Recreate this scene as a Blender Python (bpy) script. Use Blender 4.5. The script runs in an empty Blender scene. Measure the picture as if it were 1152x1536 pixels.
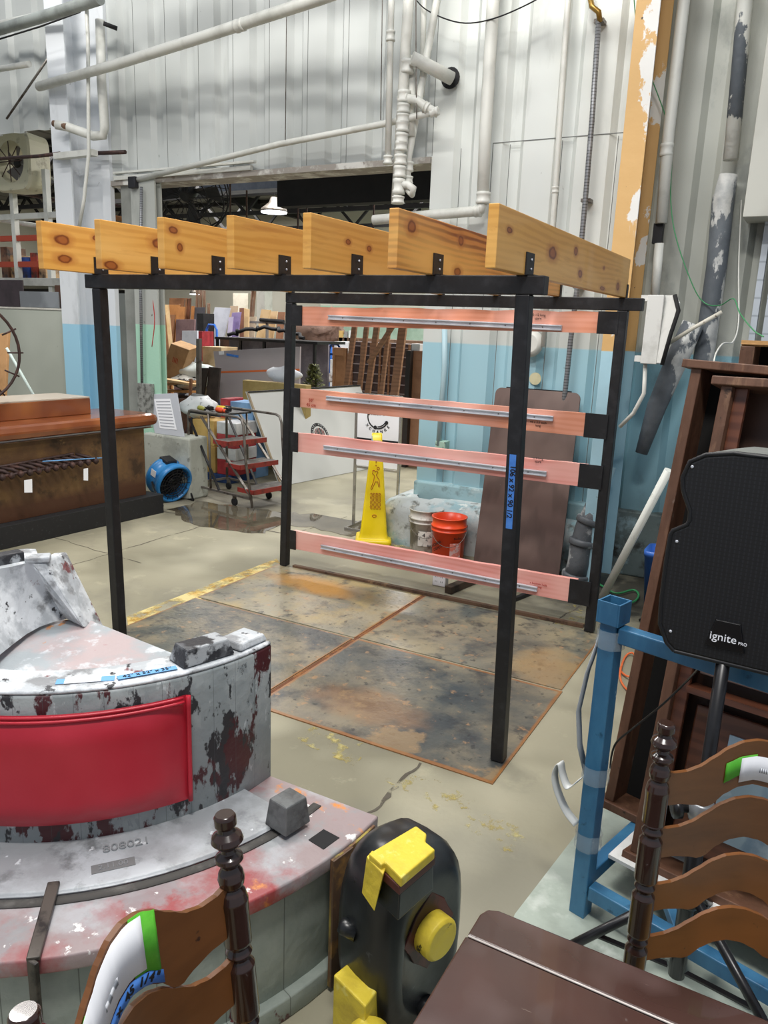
import bpy, bmesh, math, random
from mathutils import Vector as V, Matrix, Quaternion
from mathutils.noise import noise as pn
random.seed(7)
S = bpy.context.scene
COL = S.collection
# ---------------------------------------------------------------- camera
f, yaw, pit, rol = 1160.6, -0.4997, 0.2356, 0.038
CAM = V((3.4292, -3.0157, 1.875))
FW = V((math.sin(yaw)*math.cos(pit), math.cos(yaw)*math.cos(pit), -math.sin(pit)))
rt = V((math.cos(yaw), -math.sin(yaw), 0)); up = rt.cross(FW)
RT = math.cos(rol)*rt + math.sin(rol)*up; UP = -math.sin(rol)*rt + math.cos(rol)*up
cd = bpy.data.cameras.new('camera'); co = bpy.data.objects.new('camera', cd); COL.objects.link(co)
cd.sensor_fit = 'VERTICAL'; cd.sensor_height = 36; cd.sensor_width = 27; cd.lens = f/1536*36
cd.clip_start = .02; cd.clip_end = 200
co.matrix_world = Matrix(((RT.x, UP.x, -FW.x, CAM.x), (RT.y, UP.y, -FW.y, CAM.y), (RT.z, UP.z, -FW.z, CAM.z), (0, 0, 0, 1)))
S.camera = co
def ray(x, y): return FW + (x-576)/f*RT - (y-768)/f*UP
def gz(x, y, z=0.): d = ray(x, y); return CAM + d*((z-CAM.z)/d.z)      # sight line meets the level z
def gy(x, y, Y): d = ray(x, y); return CAM + d*((Y-CAM.y)/d.y)           # meets the upright plane y = Y
def gx(x, y, X): d = ray(x, y); return CAM + d*((X-CAM.x)/d.x)
def gt(x, y, t): return CAM + ray(x, y)*t
# ---------------------------------------------------------------- materials
def srgb(h):
    if isinstance(h, str):
        h = [int(h[i:i+2], 16)/255 for i in (0, 2, 4)]
        h = [c/12.92 if c <= .04045 else ((c+.055)/1.055)**2.4 for c in h]
    return (h[0], h[1], h[2], 1)
MC = {}
def M(name, base, layers=(), rough=.6, metal=0., bump=0., bscale=30., spec=.5, emit=None, alpha=None, rlayer=None, bstretch=(1, 1, 1), coat=0):
    """layers: (kind, colour, a, b, scale, stretch, strength)"""
    if name in MC: return MC[name]
    m = bpy.data.materials.new(name); m.use_nodes = True; N = m.node_tree; n = N.nodes; L = N.links
    b = n['Principled BSDF']; b.inputs['Roughness'].default_value = rough; b.inputs['Metallic'].default_value = metal
    b.inputs['Specular IOR Level'].default_value = spec; b.inputs['Coat Weight'].default_value = coat
    b.inputs['Base Color'].default_value = srgb(base)
    if emit: b.inputs['Emission Color'].default_value = srgb(emit[0]); b.inputs['Emission Strength'].default_value = emit[1]
    tc = n.new('ShaderNodeTexCoord')
    def mapped(st, off=0.):
        mp = n.new('ShaderNodeMapping'); L.new(tc.outputs['Object'], mp.inputs['Vector']); mp.inputs['Scale'].default_value = st
        mp.inputs['Location'].default_value = (off, off*1.7, off*.6); return mp.outputs[0]
    def ramp(sock, a, c):
        r = n.new('ShaderNodeMapRange'); L.new(sock, r.inputs[0]); r.inputs[1].default_value = a; r.inputs[2].default_value = c; r.clamp = True
        return r.outputs[0]
    def math_(op, a, c):
        q = n.new('ShaderNodeMath'); q.operation = op
        for i, v in enumerate((a, c)):
            if hasattr(v, 'links') or hasattr(v, 'node'): L.new(v, q.inputs[i])
            else: q.inputs[i].default_value = v
        return q.outputs[0]
    cur = None; facs = []
    rgb = n.new('ShaderNodeRGB'); rgb.outputs[0].default_value = srgb(base); cur = rgb.outputs[0]
    for i, l in enumerate(layers):
        kind, colr, a, c = l[:4]; sc = l[4] if len(l) > 4 else 5; st = l[5] if len(l) > 5 else (1, 1, 1); stg = l[6] if len(l) > 6 else 1.
        if kind == 'noise':
            t = n.new('ShaderNodeTexNoise'); t.inputs['Scale'].default_value = sc; t.inputs['Detail'].default_value = 7; t.inputs['Roughness'].default_value = .62
            L.new(mapped(st, i*3.1+.7), t.inputs['Vector']); fac = ramp(t.outputs['Fac'], a, c)
        elif kind == 'soft':
            t = n.new('ShaderNodeTexNoise'); t.inputs['Scale'].default_value = sc; t.inputs['Detail'].default_value = 2
            L.new(mapped(st, i*2.3+.3), t.inputs['Vector']); fac = ramp(t.outputs['Fac'], a, c)
        elif kind == 'grain':
            t = n.new('ShaderNodeTexWave'); t.wave_type = 'BANDS'; t.bands_direction = 'Z'; t.inputs['Scale'].default_value = sc
            t.inputs['Distortion'].default_value = 9; t.inputs['Detail'].default_value = 3; t.inputs['Detail Scale'].default_value = .6
            L.new(mapped(st, i*1.3), t.inputs['Vector']); fac = ramp(t.outputs['Color'], a, c)
        elif kind == 'knot':
            t = n.new('ShaderNodeTexVoronoi'); t.inputs['Scale'].default_value = sc
            w = n.new('ShaderNodeTexNoise'); w.inputs['Scale'].default_value = 9
            mx = n.new('ShaderNodeMix'); mx.data_type = 'VECTOR'; mx.inputs['Factor'].default_value = .06; mp = mapped(st, 1.9+i)
            L.new(tc.outputs['Object'], w.inputs['Vector']); L.new(mp, mx.inputs['A']); L.new(w.outputs['Color'], mx.inputs['B'])
            L.new(mx.outputs['Result'], t.inputs['Vector']); fac = ramp(t.outputs['Distance'], c, a)
        elif kind == 'zlow':      # below the height a (c = softness)
            s = n.new('ShaderNodeSeparateXYZ'); L.new(tc.outputs['Object'], s.inputs[0])
            fac = ramp(s.outputs['XYZ'.index(l[7]) if len(l) > 7 else 2], a+c, a-c)
        elif kind == 'edge':      # outer border of a plate a x c half sizes
            s = n.new('ShaderNodeSeparateXYZ'); L.new(tc.outputs['Object'], s.inputs[0])
            ax = math_('SUBTRACT', a, math_('ABSOLUTE', s.outputs[0], 0.)); ay = math_('SUBTRACT', c, math_('ABSOLUTE', s.outputs[1], 0.))
            d = math_('MINIMUM', ax, ay)
            t = n.new('ShaderNodeTexNoise'); t.inputs['Scale'].default_value = 9; t.inputs['Detail'].default_value = 5; L.new(tc.outputs['Object'], t.inputs['Vector'])
            d = math_('ADD', d, math_('MULTIPLY', math_('SUBTRACT', t.outputs['Fac'], .5), sc)); fac = ramp(d, sc*.42, 0.)
        elif kind == 'lines':     # fine joints: distance sc apart along axis st (index)
            s = n.new('ShaderNodeSeparateXYZ'); L.new(tc.outputs['Object'], s.inputs[0])
            q = math_('FRACT', math_('DIVIDE', s.outputs[st], sc), 0.); q = math_('ABSOLUTE', math_('SUBTRACT', q, .5), 0.); fac = ramp(q, a, c)
        elif kind == 'ang':       # joints around the z axis, sc of them
            s = n.new('ShaderNodeSeparateXYZ'); L.new(tc.outputs['Object'], s.inputs[0])
            q = math_('ARCTAN2', s.outputs[1], s.outputs[0]); q = math_('FRACT', math_('MULTIPLY', q, sc/6.2832), 0.); q = math_('ABSOLUTE', math_('SUBTRACT', q, .5), 0.); fac = ramp(q, a, c)
        elif kind == 'kn':        # knots: list a of (y, z, ry, rz); c = (inner, outer) of the ring shown
            s = n.new('ShaderNodeSeparateXYZ'); L.new(tc.outputs['Object'], s.inputs[0])
            t = n.new('ShaderNodeTexNoise'); t.inputs['Scale'].default_value = 22; t.inputs['Detail'].default_value = 3; L.new(tc.outputs['Object'], t.inputs['Vector'])
            nz_ = math_('MULTIPLY', math_('SUBTRACT', t.outputs['Fac'], .5), .7); best = None
            for (y0, z0, ry, rz) in a:
                dx = math_('DIVIDE', math_('SUBTRACT', s.outputs[1], y0), ry); dy = math_('DIVIDE', math_('SUBTRACT', s.outputs[2], z0), rz)
                d = math_('ADD', math_('POWER', math_('ADD', math_('MULTIPLY', dx, dx), math_('MULTIPLY', dy, dy)), .5), nz_); best = d if best is None else math_('MINIMUM', best, d)
            fac = ramp(best, c[1], c[0])
        elif kind == 'spot':      # soft patch at (a.x,a.y) radius c
            s = n.new('ShaderNodeSeparateXYZ'); L.new(tc.outputs['Object'], s.inputs[0])
            dx = math_('DIVIDE', math_('SUBTRACT', s.outputs[0], a[0]), c[0]); dy = math_('DIVIDE', math_('SUBTRACT', s.outputs[1], a[1]), c[1])
            t = n.new('ShaderNodeTexNoise'); t.inputs['Scale'].default_value = sc; t.inputs['Detail'].default_value = 6; L.new(tc.outputs['Object'], t.inputs['Vector'])
            d = math_('ADD', math_('MULTIPLY', dx, dx), math_('MULTIPLY', dy, dy)); d = math_('ADD', d, math_('MULTIPLY', math_('SUBTRACT', t.outputs['Fac'], .5), 1.8)); fac = ramp(d, 1., .2)
        if stg != 1.: fac = math_('MULTIPLY', fac, stg)
        mx = n.new('ShaderNodeMix'); mx.data_type = 'RGBA'; L.new(fac, mx.inputs[0]); L.new(cur, mx.inputs[6]); mx.inputs[7].default_value = srgb(colr)
        cur = mx.outputs[2]; facs.append(fac)
    if layers: L.new(cur, b.inputs['Base Color'])
    if rlayer: # (layer index, roughness there)
        r = n.new('ShaderNodeMapRange'); L.new(facs[rlayer[0]], r.inputs[0]); r.inputs[3].default_value = rough; r.inputs[4].default_value = rlayer[1]; L.new(r.outputs[0], b.inputs['Roughness'])
    if bump:
        t = n.new('ShaderNodeTexNoise'); t.inputs['Scale'].default_value = bscale; t.inputs['Detail'].default_value = 5; L.new(mapped(bstretch), t.inputs['Vector'])
        bp = n.new('ShaderNodeBump'); bp.inputs['Strength'].default_value = bump; bp.inputs['Distance'].default_value = .02; L.new(t.outputs['Fac'], bp.inputs['Height']); L.new(bp.outputs[0], b.inputs['Normal'])
    if alpha is not None:
        if isinstance(alpha, tuple):
            t = n.new('ShaderNodeTexNoise'); t.inputs['Scale'].default_value = alpha[0]; t.inputs['Detail'].default_value = 7; t.inputs['Roughness'].default_value = .7; L.new(mapped((1, 1, 1), 5.), t.inputs['Vector'])
            L.new(ramp(t.outputs['Fac'], alpha[1], alpha[2]), b.inputs['Alpha'])
        else: b.inputs['Alpha'].default_value = alpha
    MC[name] = m; return m
# ---------------------------------------------------------------- mesh builder
ORG = {}
class MB:
    def __init__(s): s.v = []; s.f = []; s.sm = []
    def add(s, vs, fs, smooth=False):
        o = len(s.v); s.v += [V(p) for p in vs]; s.f += [tuple(o+i for i in q) for q in fs]; s.sm += [smooth]*len(fs); return s
    def box(s, x0, x1, y0, y1, z0, z1, m=None):
        vs = [V((x, y, z)) for z in (z0, z1) for y in (y0, y1) for x in (x0, x1)]
        if m: vs = [m @ p for p in vs]
        return s.add(vs, [(0, 2, 3, 1), (4, 5, 7, 6), (0, 1, 5, 4), (2, 6, 7, 3), (0, 4, 6, 2), (1, 3, 7, 5)])
    def bar(s, a, b, w, h, upv=(0, 0, 1)):
        """square bar from a to b, w across, h along the up vector"""
        a = V(a); b = V(b); d = (b-a).normalized(); u = V(upv)
        if abs(d.dot(u)) > .98: u = V((0, 1, 0))
        r = d.cross(u).normalized(); u = r.cross(d)
        vs = [p+r*(i*w/2)+u*(j*h/2) for p in (a, b) for j in (-1, 1) for i in (-1, 1)]
        return s.add(vs, [(0, 1, 3, 2), (4, 6, 7, 5), (0, 4, 5, 1), (2, 3, 7, 6), (0, 2, 6, 4), (1, 5, 7, 3)])
    def hexa(s, bot, top):
        n = len(bot); return s.add(list(bot)+list(top), [tuple(range(n))[::-1], tuple(range(n, 2*n))]+[(i, (i+1) % n, n+(i+1) % n, n+i) for i in range(n)])
    def tube(s, pts, r, n=10, cap=True):
        pts = [V(p) for p in pts]; rs = r if isinstance(r, (list, tuple)) else [r]*len(pts); vs = []; fs = []
        u = None
        for i, p in enumerate(pts):
            d = (pts[min(i+1, len(pts)-1)]-pts[max(i-1, 0)]).normalized()
            if u is None: u = d.orthogonal().normalized()
            else: u = (u-d*u.dot(d)).normalized()
            w = d.cross(u)
            vs += [p+(u*math.cos(2*math.pi*k/n)+w*math.sin(2*math.pi*k/n))*rs[i] for k in range(n)]
        for i in range(len(pts)-1): fs += [(i*n+k, i*n+(k+1) % n, (i+1)*n+(k+1) % n, (i+1)*n+k) for k in range(n)]
        s.add(vs, fs, True)
        if cap:
            o = len(s.v)-len(vs); s.f += [tuple(o+k for k in range(n))[::-1], tuple(o+(len(pts)-1)*n+k for k in range(n))]; s.sm += [False, False]
        return s
    def lathe(s, o, prof, n=24, ax=(0, 0, 1), cap=True):
        o = V(o); ax = V(ax).normalized(); return s.tube([o+ax*h for r, h in prof], [max(r, .0005) for r, h in prof], n, cap)
    def lathe2(s, o, prof, n=24, ax=(0, 0, 1), smooth=True):
        """profile may fold back on itself"""
        o = V(o); ax = V(ax).normalized(); u = ax.orthogonal().normalized(); w = ax.cross(u); vs = []; fs = []
        for r, h in prof: vs += [o+ax*h+(u*math.cos(2*math.pi*k/n)+w*math.sin(2*math.pi*k/n))*max(r, .0003) for k in range(n)]
        for i in range(len(prof)-1): fs += [(i*n+k, i*n+(k+1) % n, (i+1)*n+(k+1) % n, (i+1)*n+k) for k in range(n)]
        return s.add(vs, fs, smooth)
    def prism(s, poly, o, u, v, depth):
        """polygon in the u,v plane at o, pushed by the vector depth"""
        o = V(o); u = V(u); v = V(v); d = V(depth); a = [o+u*p[0]+v*p[1] for p in poly]; return s.hexa(a, [p+d for p in a])
    def grid(s, rows, smooth=True, closed=False):
        n = len(rows[0]); vs = [p for r in rows for p in r]; k = n if closed else n-1
        return s.add(vs, [(i*n+j, i*n+(j+1) % n, (i+1)*n+(j+1) % n, (i+1)*n+j) for i in range(len(rows)-1) for j in range(k)], smooth)
    def build(s, name, mat, parent=None, bevel=0., label=None, solid=0., jig=0.):
        o0 = ORG[parent.name] if parent else None
        if o0 is None:
            lo = [min(p[i] for p in s.v) for i in range(3)]; hi = [max(p[i] for p in s.v) for i in range(3)]
            o0 = V(((lo[0]+hi[0])/2, (lo[1]+hi[1])/2, lo[2])) if not getattr(s, 'world', False) else V((0, 0, 0))
        me = bpy.data.meshes.new(name); me.from_pydata([p-o0 for p in s.v], [], s.f); me.update()
        me.polygons.foreach_set('use_smooth', s.sm)
        bm = bmesh.new(); bm.from_mesh(me); bmesh.ops.recalc_face_normals(bm, faces=bm.faces); bm.to_mesh(me); bm.free()
        me.materials.append(mat); o = bpy.data.objects.new(name, me); COL.objects.link(o)
        if parent: o.parent = parent; ORG[o.name] = ORG[parent.name]
        else: o.location = o0; ORG[o.name] = o0
        if solid: q = o.modifiers.new('t', 'SOLIDIFY'); q.thickness = solid; q.offset = 0
        if bevel: q = o.modifiers.new('b', 'BEVEL'); q.width = bevel; q.segments = 2; q.limit_method = 'ANGLE'; q.harden_normals = False
        if label: o['label'] = label
        return o
def tag(o, label, cat, group=None):
    o['label'] = label; o['category'] = cat
    if group: o['group'] = group
    return o
def thing(name, label, cat, loc, group=None):
    o = bpy.data.objects.new(name, None); o.empty_display_size = .1; COL.objects.link(o); o.location = loc; ORG[o.name] = V(loc); return tag(o, label, cat, group)
def struct(mb, name, mat, bevel=0.):
    mb.world = True; o = mb.build(name, mat, bevel=bevel); o['kind'] = 'structure'; return o
def text(body, size, o, u, v, mat, parent, name='lettering', ext=.0005, label=None, align='CENTER', bold=0.):
    c = bpy.data.curves.new('t', 'FONT'); c.body = body; c.size = size; c.align_x = align; c.align_y = 'CENTER'; c.extrude = ext; c.offset = bold; c.resolution_u = 3
    t = bpy.data.objects.new('t', c); COL.objects.link(t); bpy.context.view_layer.update()
    me = bpy.data.meshes.new_from_object(t.evaluated_get(bpy.context.evaluated_depsgraph_get())); bpy.data.objects.remove(t)
    u = V(u).normalized(); v = V(v); v = (v-u*v.dot(u)).normalized(); w = u.cross(v)
    o0 = ORG[parent.name]
    for q in me.vertices: q.co = V(o)+u*q.co.x+v*q.co.y+w*(q.co.z+.0004)-o0
    me.materials.clear(); me.materials.append(mat); ob = bpy.data.objects.new(name, me); COL.objects.link(ob); ob.parent = parent; ORG[ob.name] = o0
    if label: ob['label'] = label
    return ob
def dup(root, loc, rz=0., label=None, group=None):
    r = root.copy(); COL.objects.link(r); r.location = loc; r.rotation_euler = (0, 0, rz)
    if label: r['label'] = label
    if group: r['group'] = group
    for ch in list(root.children):
        c = ch.copy(); COL.objects.link(c); c.parent = r
        for g in list(ch.children): d = g.copy(); COL.objects.link(d); d.parent = c
    return r
def smooth(P, k=6):
    P = [V(p) for p in P]; Q = [P[0]*2-P[1]]+P+[P[-1]*2-P[-2]]; o = []
    for i in range(1, len(Q)-2):
        a, b, c, d = Q[i-1:i+3]
        for j in range(k): t = j/k; o.append(.5*((2*b)+(c-a)*t+(2*a-5*b+4*c-d)*t*t+(3*b-a-3*c+d)*t*t*t))
    return o+[P[-1]]
def lerp(a, b, t): return V(a)+(V(b)-V(a))*t
def arcpts(c, u, v, r, a0, a1, n): return [V(c)+V(u)*(r*math.cos(a0+(a1-a0)*i/n))+V(v)*(r*math.sin(a0+(a1-a0)*i/n)) for i in range(n+1)]
X, Y_, Z = V((1, 0, 0)), V((0, 1, 0)), V((0, 0, 1))
# ---------------------------------------------------------------- common materials
mBlack = M('black painted steel', '17171a', [('noise', '2c2c30', .5, .75, 14), ('noise', '505054', .72, .8, 60)], rough=.5, bump=.05)
mDark = M('dark void steel', '0e0e10', [('noise', '1c1b1c', .4, .7, 3)], rough=.8)
mChrome = M('dull aluminium', 'd3d6de', [('noise', 'aeb3bd', .5, .7, 3, (1, 1, 6))], rough=.35, metal=.35)
mSteel = M('tube steel', '77726c', [('noise', '4a3d33', .5, .7, 12)], rough=.45, metal=.6)
mWhite = M('white paper', 'eef0f4', rough=.7)
mInk = M('black ink', '101014', rough=.7)
mBlueTape = M('blue tape', '3f7ad0', [('noise', '5590e0', .4, .7, 20)], rough=.6)
mRedInk = M('red ink', 'b03020', rough=.7)
mPipe = M('white painted pipe', 'd2d3cc', [('noise', 'b5b6ae', .5, .72, 3), ('noise', '8a7f70', .74, .8, 14)], rough=.45)
# ---------------------------------------------------------------- setting: floor
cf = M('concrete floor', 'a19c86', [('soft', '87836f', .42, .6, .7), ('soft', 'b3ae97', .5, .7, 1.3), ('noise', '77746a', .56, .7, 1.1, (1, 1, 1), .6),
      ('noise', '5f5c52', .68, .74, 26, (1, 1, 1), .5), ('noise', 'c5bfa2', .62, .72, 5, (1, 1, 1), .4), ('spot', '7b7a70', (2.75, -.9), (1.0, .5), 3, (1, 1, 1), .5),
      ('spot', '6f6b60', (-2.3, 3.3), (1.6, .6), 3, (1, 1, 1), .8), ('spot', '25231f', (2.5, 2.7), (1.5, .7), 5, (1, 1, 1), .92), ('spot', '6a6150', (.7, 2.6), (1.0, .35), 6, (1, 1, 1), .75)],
      rough=.55, bump=.12, bscale=14, spec=.4)
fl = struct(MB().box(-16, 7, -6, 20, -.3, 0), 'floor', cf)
def decal(pts, z, name, mat, parent):
    a = [V((p[0], p[1], z)) for p in pts]; return MB().hexa(a, [p+V((0, 0, .0012)) for p in a]).build(name, mat, parent)
mY = M('worn yellow floor paint', 'bfae66', [('noise', 'cfc690', .45, .6, 12)], rough=.6, alpha=(11, .54, .68))
mY2 = M('yellow floor line', 'b5a04a', rough=.6, alpha=(5, .3, .62))
mCream = M('cream peeled floor paint', 'd9c98a', [('noise', 'c8a24e', .5, .62, 8)], rough=.6, alpha=(5, .42, .56))
decal([gz(0, 826), gz(0, 812), gz(225, 734), gz(232, 742)], .0008, 'paint_line', mY2, fl)
decal([gz(195, 958), gz(190, 925), gz(415, 838), gz(425, 850)], .0008, 'paint_line', mCream, fl)
decal([gz(575, 1170), gz(620, 1150), gz(800, 1250), gz(770, 1285)], .0008, 'paint_line', mY, fl)
decal([gz(420, 1100), gz(470, 1085), gz(560, 1120), gz(530, 1150)], .0008, 'paint_line', mY, fl)
decal([gz(830, 940), gz(850, 905), gz(900, 915), gz(890, 955)], .0008, 'paint_line', mY, fl)
decal([gz(560, 822), gz(600, 812), gz(640, 830), gz(600, 835)], .0008, 'paint_line', mY, fl)
mCrack = M('crack filler', '5d574c', rough=.8, alpha=(9, .38, .5))
def crack(a, b, w, n=14, amp=.012):
    a = V(a); b = V(b); d = (b-a).normalized(); s = V((-d.y, d.x, 0)); L_ = []; R_ = []
    for i in range(n+1):
        p = lerp(a, b, i/n)+s*random.uniform(-amp, amp); ww = w*random.uniform(.4, 1.2); L_.append(p+s*ww); R_.append(p-s*ww)
    MB().grid([[V((p.x, p.y, .0015)) for p in L_], [V((p.x, p.y, .0015)) for p in R_]]).build('crack', mCrack, fl)
crack(gz(632, 1145), gz(538, 1236), .012)
crack(gz(100, 850), gz(300, 790), .006); crack(gz(425, 800), gz(230, 765), .012); crack(gz(60, 800), gz(210, 845), .005)
crack(gz(425, 805), gz(520, 775), .008); crack(gz(820, 940), gz(900, 890), .006)
# pale painted slab at the right, under the cart
mSlab = M('pale green painted slab', 'aab5aa', [('noise', '8e978d', .45, .65, 3), ('noise', 'c3cbc2', .55, .7, 7)], rough=.5)
decal([gz(772, 1372), gz(895, 1212), V((5.5, .4, 0)), V((5.5, -2.6, 0)), V((3.0, -2.6, 0))], .0008, 'paint_patch', mSlab, fl)
# puddle
mWater = M('puddle water', '4a4439', [('noise', '6d6656', .4, .6, 3)], rough=.04, spec=.8)
pp = [(255, 765), (290, 752), (340, 757), (400, 765), (450, 770), (520, 778), (560, 792), (530, 806), (470, 790), (425, 788), (395, 800), (360, 798), (300, 790), (270, 778)]
pw = []
for i in range(len(pp)*4):
    a = pp[i//4]; b = pp[(i//4+1) % len(pp)]; t = (i % 4)/4; pw.append(gz(a[0]+(b[0]-a[0])*t+random.uniform(-6, 6), a[1]+(b[1]-a[1])*t+random.uniform(-2, 2)))
pu = decal(pw, .002, 'puddle', mWater, None); tag(pu, 'shallow puddle of dirty water on the concrete before the rolling steps', 'puddle'); pu['kind'] = 'stuff'
# ---------------------------------------------------------------- corrugated walls
WY = 3.2
mWall = M('corrugated wall paint', 'd3d7d3', [('soft', 'bcc0bb', .4, .65, .9), ('noise', '8d8f88', .6, .75, 2.2, (1, 1, .25), .5), ('zlow', '9cc3cf', 1.755, .006), ('noise', '86a7b0', .56, .7, 2.4, (1, 1, .3), .0),
       ('noise', '5d5a50', .7, .76, 9, (1, 1, 1), .5), ('zlow', '86a0a4', .75, .25, 5, (1, 1, 1), .4)], rough=.55, bump=.04, bscale=6)
mWallU = M('shaded upper wall paint', 'bfc3c0', [('soft', 'a7aba8', .4, .65, .8), ('noise', '8a8c86', .6, .75, 2.2, (1, 1, .25), .5), ('noise', '5d5a50', .7, .76, 9, (1, 1, 1), .5)], rough=.55, bump=.04, bscale=6)  # same wall paint, base darkened to stand for dimmer light higher up
mWallR = M('shaded right wall paint', 'b3b6ae', [('soft', '9c9f97', .4, .62, 1.1), ('noise', '77776c', .58, .72, 2.2, (1, 1, .25), .5), ('zlow', '86b2c0', 1.755, .006), ('noise', '4f5a5c', .56, .66, 3.3, (1, 1, .6), .35), ('zlow', '4d5f62', .9, .35, 5, (1, 1, 1), .6)], rough=.55, bump=.06, bscale=6)  # darker copy of the wall paint: light falling off rightward put into its colour
def corr(x0, x1, z0, z1, Y, pitch=.42, d=.05, ph=0.):
    rows = []; xs = []
    k = math.floor((x0-ph)/pitch)
    while k*pitch+ph < x1:
        b = k*pitch+ph
        for t, q in ((0, 0), (.56, 0), (.66, 1), (.70, 1), (.88, 1), (.98, 0)):
            xx = b+t*pitch
            if x0 <= xx <= x1: xs.append((xx, q*d))
        k += 1
    xs = [(x0, xs[0][1])]+xs+[(x1, xs[-1][1])]
    m = MB(); a = [V((x, Y+q, z0)) for x, q in xs]; b = [V((x, Y+q, z1)) for x, q in xs]; m.grid([a, b], False)
    a2 = [p+V((0, .015, 0)) for p in a]; b2 = [p+V((0, .015, 0)) for p in b]; m.grid([b, b2, a2, a], False); return m
struct(corr(-3.42, .36, 3.24, 6.4, WY, ph=-.1), 'wall_back', mWallU)
struct(corr(.36, 2.04, .53, 6.4, WY, ph=-.1), 'wall_back', mWall)
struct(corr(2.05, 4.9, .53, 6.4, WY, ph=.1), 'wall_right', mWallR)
struct(corr(-11, -4.25, 3.84, 6.4, WY, ph=-.1), 'wall_left', mWallU)
mJoint = M('dark wall joint', '6a6d6a', rough=.7)
tr = MB()
for i, x in enumerate([-3.0+.42*k for k in range(9)]): tr.box(x, x+.004, WY-.002, WY, 3.26, 6.3)
for x in (.62, 1.04, 1.46, 1.88): tr.box(x, x+.005, WY-.002, WY, .54, 3.3)
tr.box(.9, 1.95, WY-.003, WY, 3.315, 3.322); tr.box(.895, .9, WY-.003, WY, 2.0, 3.32)
struct(tr, 'trim_1', mJoint)
# concrete curb and rounded plinth under the wall
mCurb = M('painted curb', '93b3ba', [('noise', 'b7c6c6', .5, .65, 4), ('noise', '5f6a68', .55, .68, 6, (1, 1, 1), .8), ('zlow', '8f9a98', .2, .15, 5, (1, 1, 1), .7)], rough=.7, bump=.35, bscale=9)
struct(MB().box(.36, 2.0, WY-.06, WY+.3, 0, .53), 'trim_2', mCurb, .015)
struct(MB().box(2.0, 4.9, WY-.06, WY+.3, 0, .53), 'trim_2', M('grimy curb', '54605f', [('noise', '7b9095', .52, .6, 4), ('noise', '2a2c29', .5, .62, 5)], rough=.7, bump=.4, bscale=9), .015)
mPl = M('chipped pale plinth', 'bcc3c3', [('noise', '93b1b8', .5, .6, 3), ('noise', '6b6c66', .56, .66, 7), ('noise', 'e2e2dc', .62, .7, 9)], rough=.7, bump=.5, bscale=10)
rows = []
for z, e in ((0, .0), (.06, .012), (.2, .01), (.3, -.0), (.36, -.05), (.4, -.14), (.41, -.3)):
    q = []
    for x, y in ((.12, 3.5), (.12, 3.2), (.14, 3.0), (.22, 2.88), (.36, 2.83), (.6, 2.84), (.9, 2.86), (1.2, 2.9), (1.9, 2.94)):
        c = V((1.0, 3.35, 0)); p = V((x, y, z)); dd = V((p.x-c.x, p.y-c.y, 0)); s = 1+e/max(.2, dd.length); q.append(V((c.x+dd.x*(s if x < .5 else 1), c.y+dd.y*s+pn(p*4)*.03, z+pn(p*5+V((3, 0, 0)))*.012)))
    rows.append(q)
struct(MB().grid(rows), 'trim_3', mPl)
# lintel over the big opening, dark beam behind it
mLint = M('lintel steel', '9a948c', [('noise', 'd0cfc9', .5, .6, 5), ('noise', '5c4c40', .6, .7, 8)], rough=.6)
struct(MB().box(-3.4, .36, WY-.03, WY+.25, 3.2, 3.25), 'trim_4', mLint)
struct(MB().box(-3.3, -1.5, WY-.05, WY-.01, 3.25, 3.29).box(-3.3, -1.45, WY-.06, WY-.02, 3.31, 3.33), 'trim_5', mPipe)
a = gy(420, 262, 4.2); b = gy(646, 322, 4.2)
struct(MB().box(a.x, b.x+.5, 4.15, 4.3, a.z-.33, a.z+.6), 'trim_6', mDark)
# ---------------------------------------------------------------- the hall behind
HY = 15.
mHall = M('hall wall paint', 'c4c2b8', [('soft', 'aeaca0', .4, .65, .5)], rough=.7); mHallG = M('hall mint wall paint', 'cfd2c8', [('zlow', 'a8d0ba', 2.35, .02)], rough=.7); hxs = gy(480, 500, HY).x
struct(MB().box(-30, hxs, HY, HY+.2, 0, 7), 'wall_far', mHall); struct(MB().box(hxs, 12, HY, HY+.2, 0, 7), 'wall_far', mHallG)
struct(MB().box(-16.2, -16, -6, HY, 0, 7), 'wall_hall_left', mHall)
struct(MB().box(4.9, 5.1, WY, HY, 0, 7), 'wall_hall_right', mHall)
mCeil = M('dark roof deck', '6b6a66', [('lines', '3a3a39', .42, .5, .9, 0)], rough=.8)
struct(MB().box(-16, 5, 4.6, HY, 4.72, 4.8), 'ceiling', mCeil)
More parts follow.
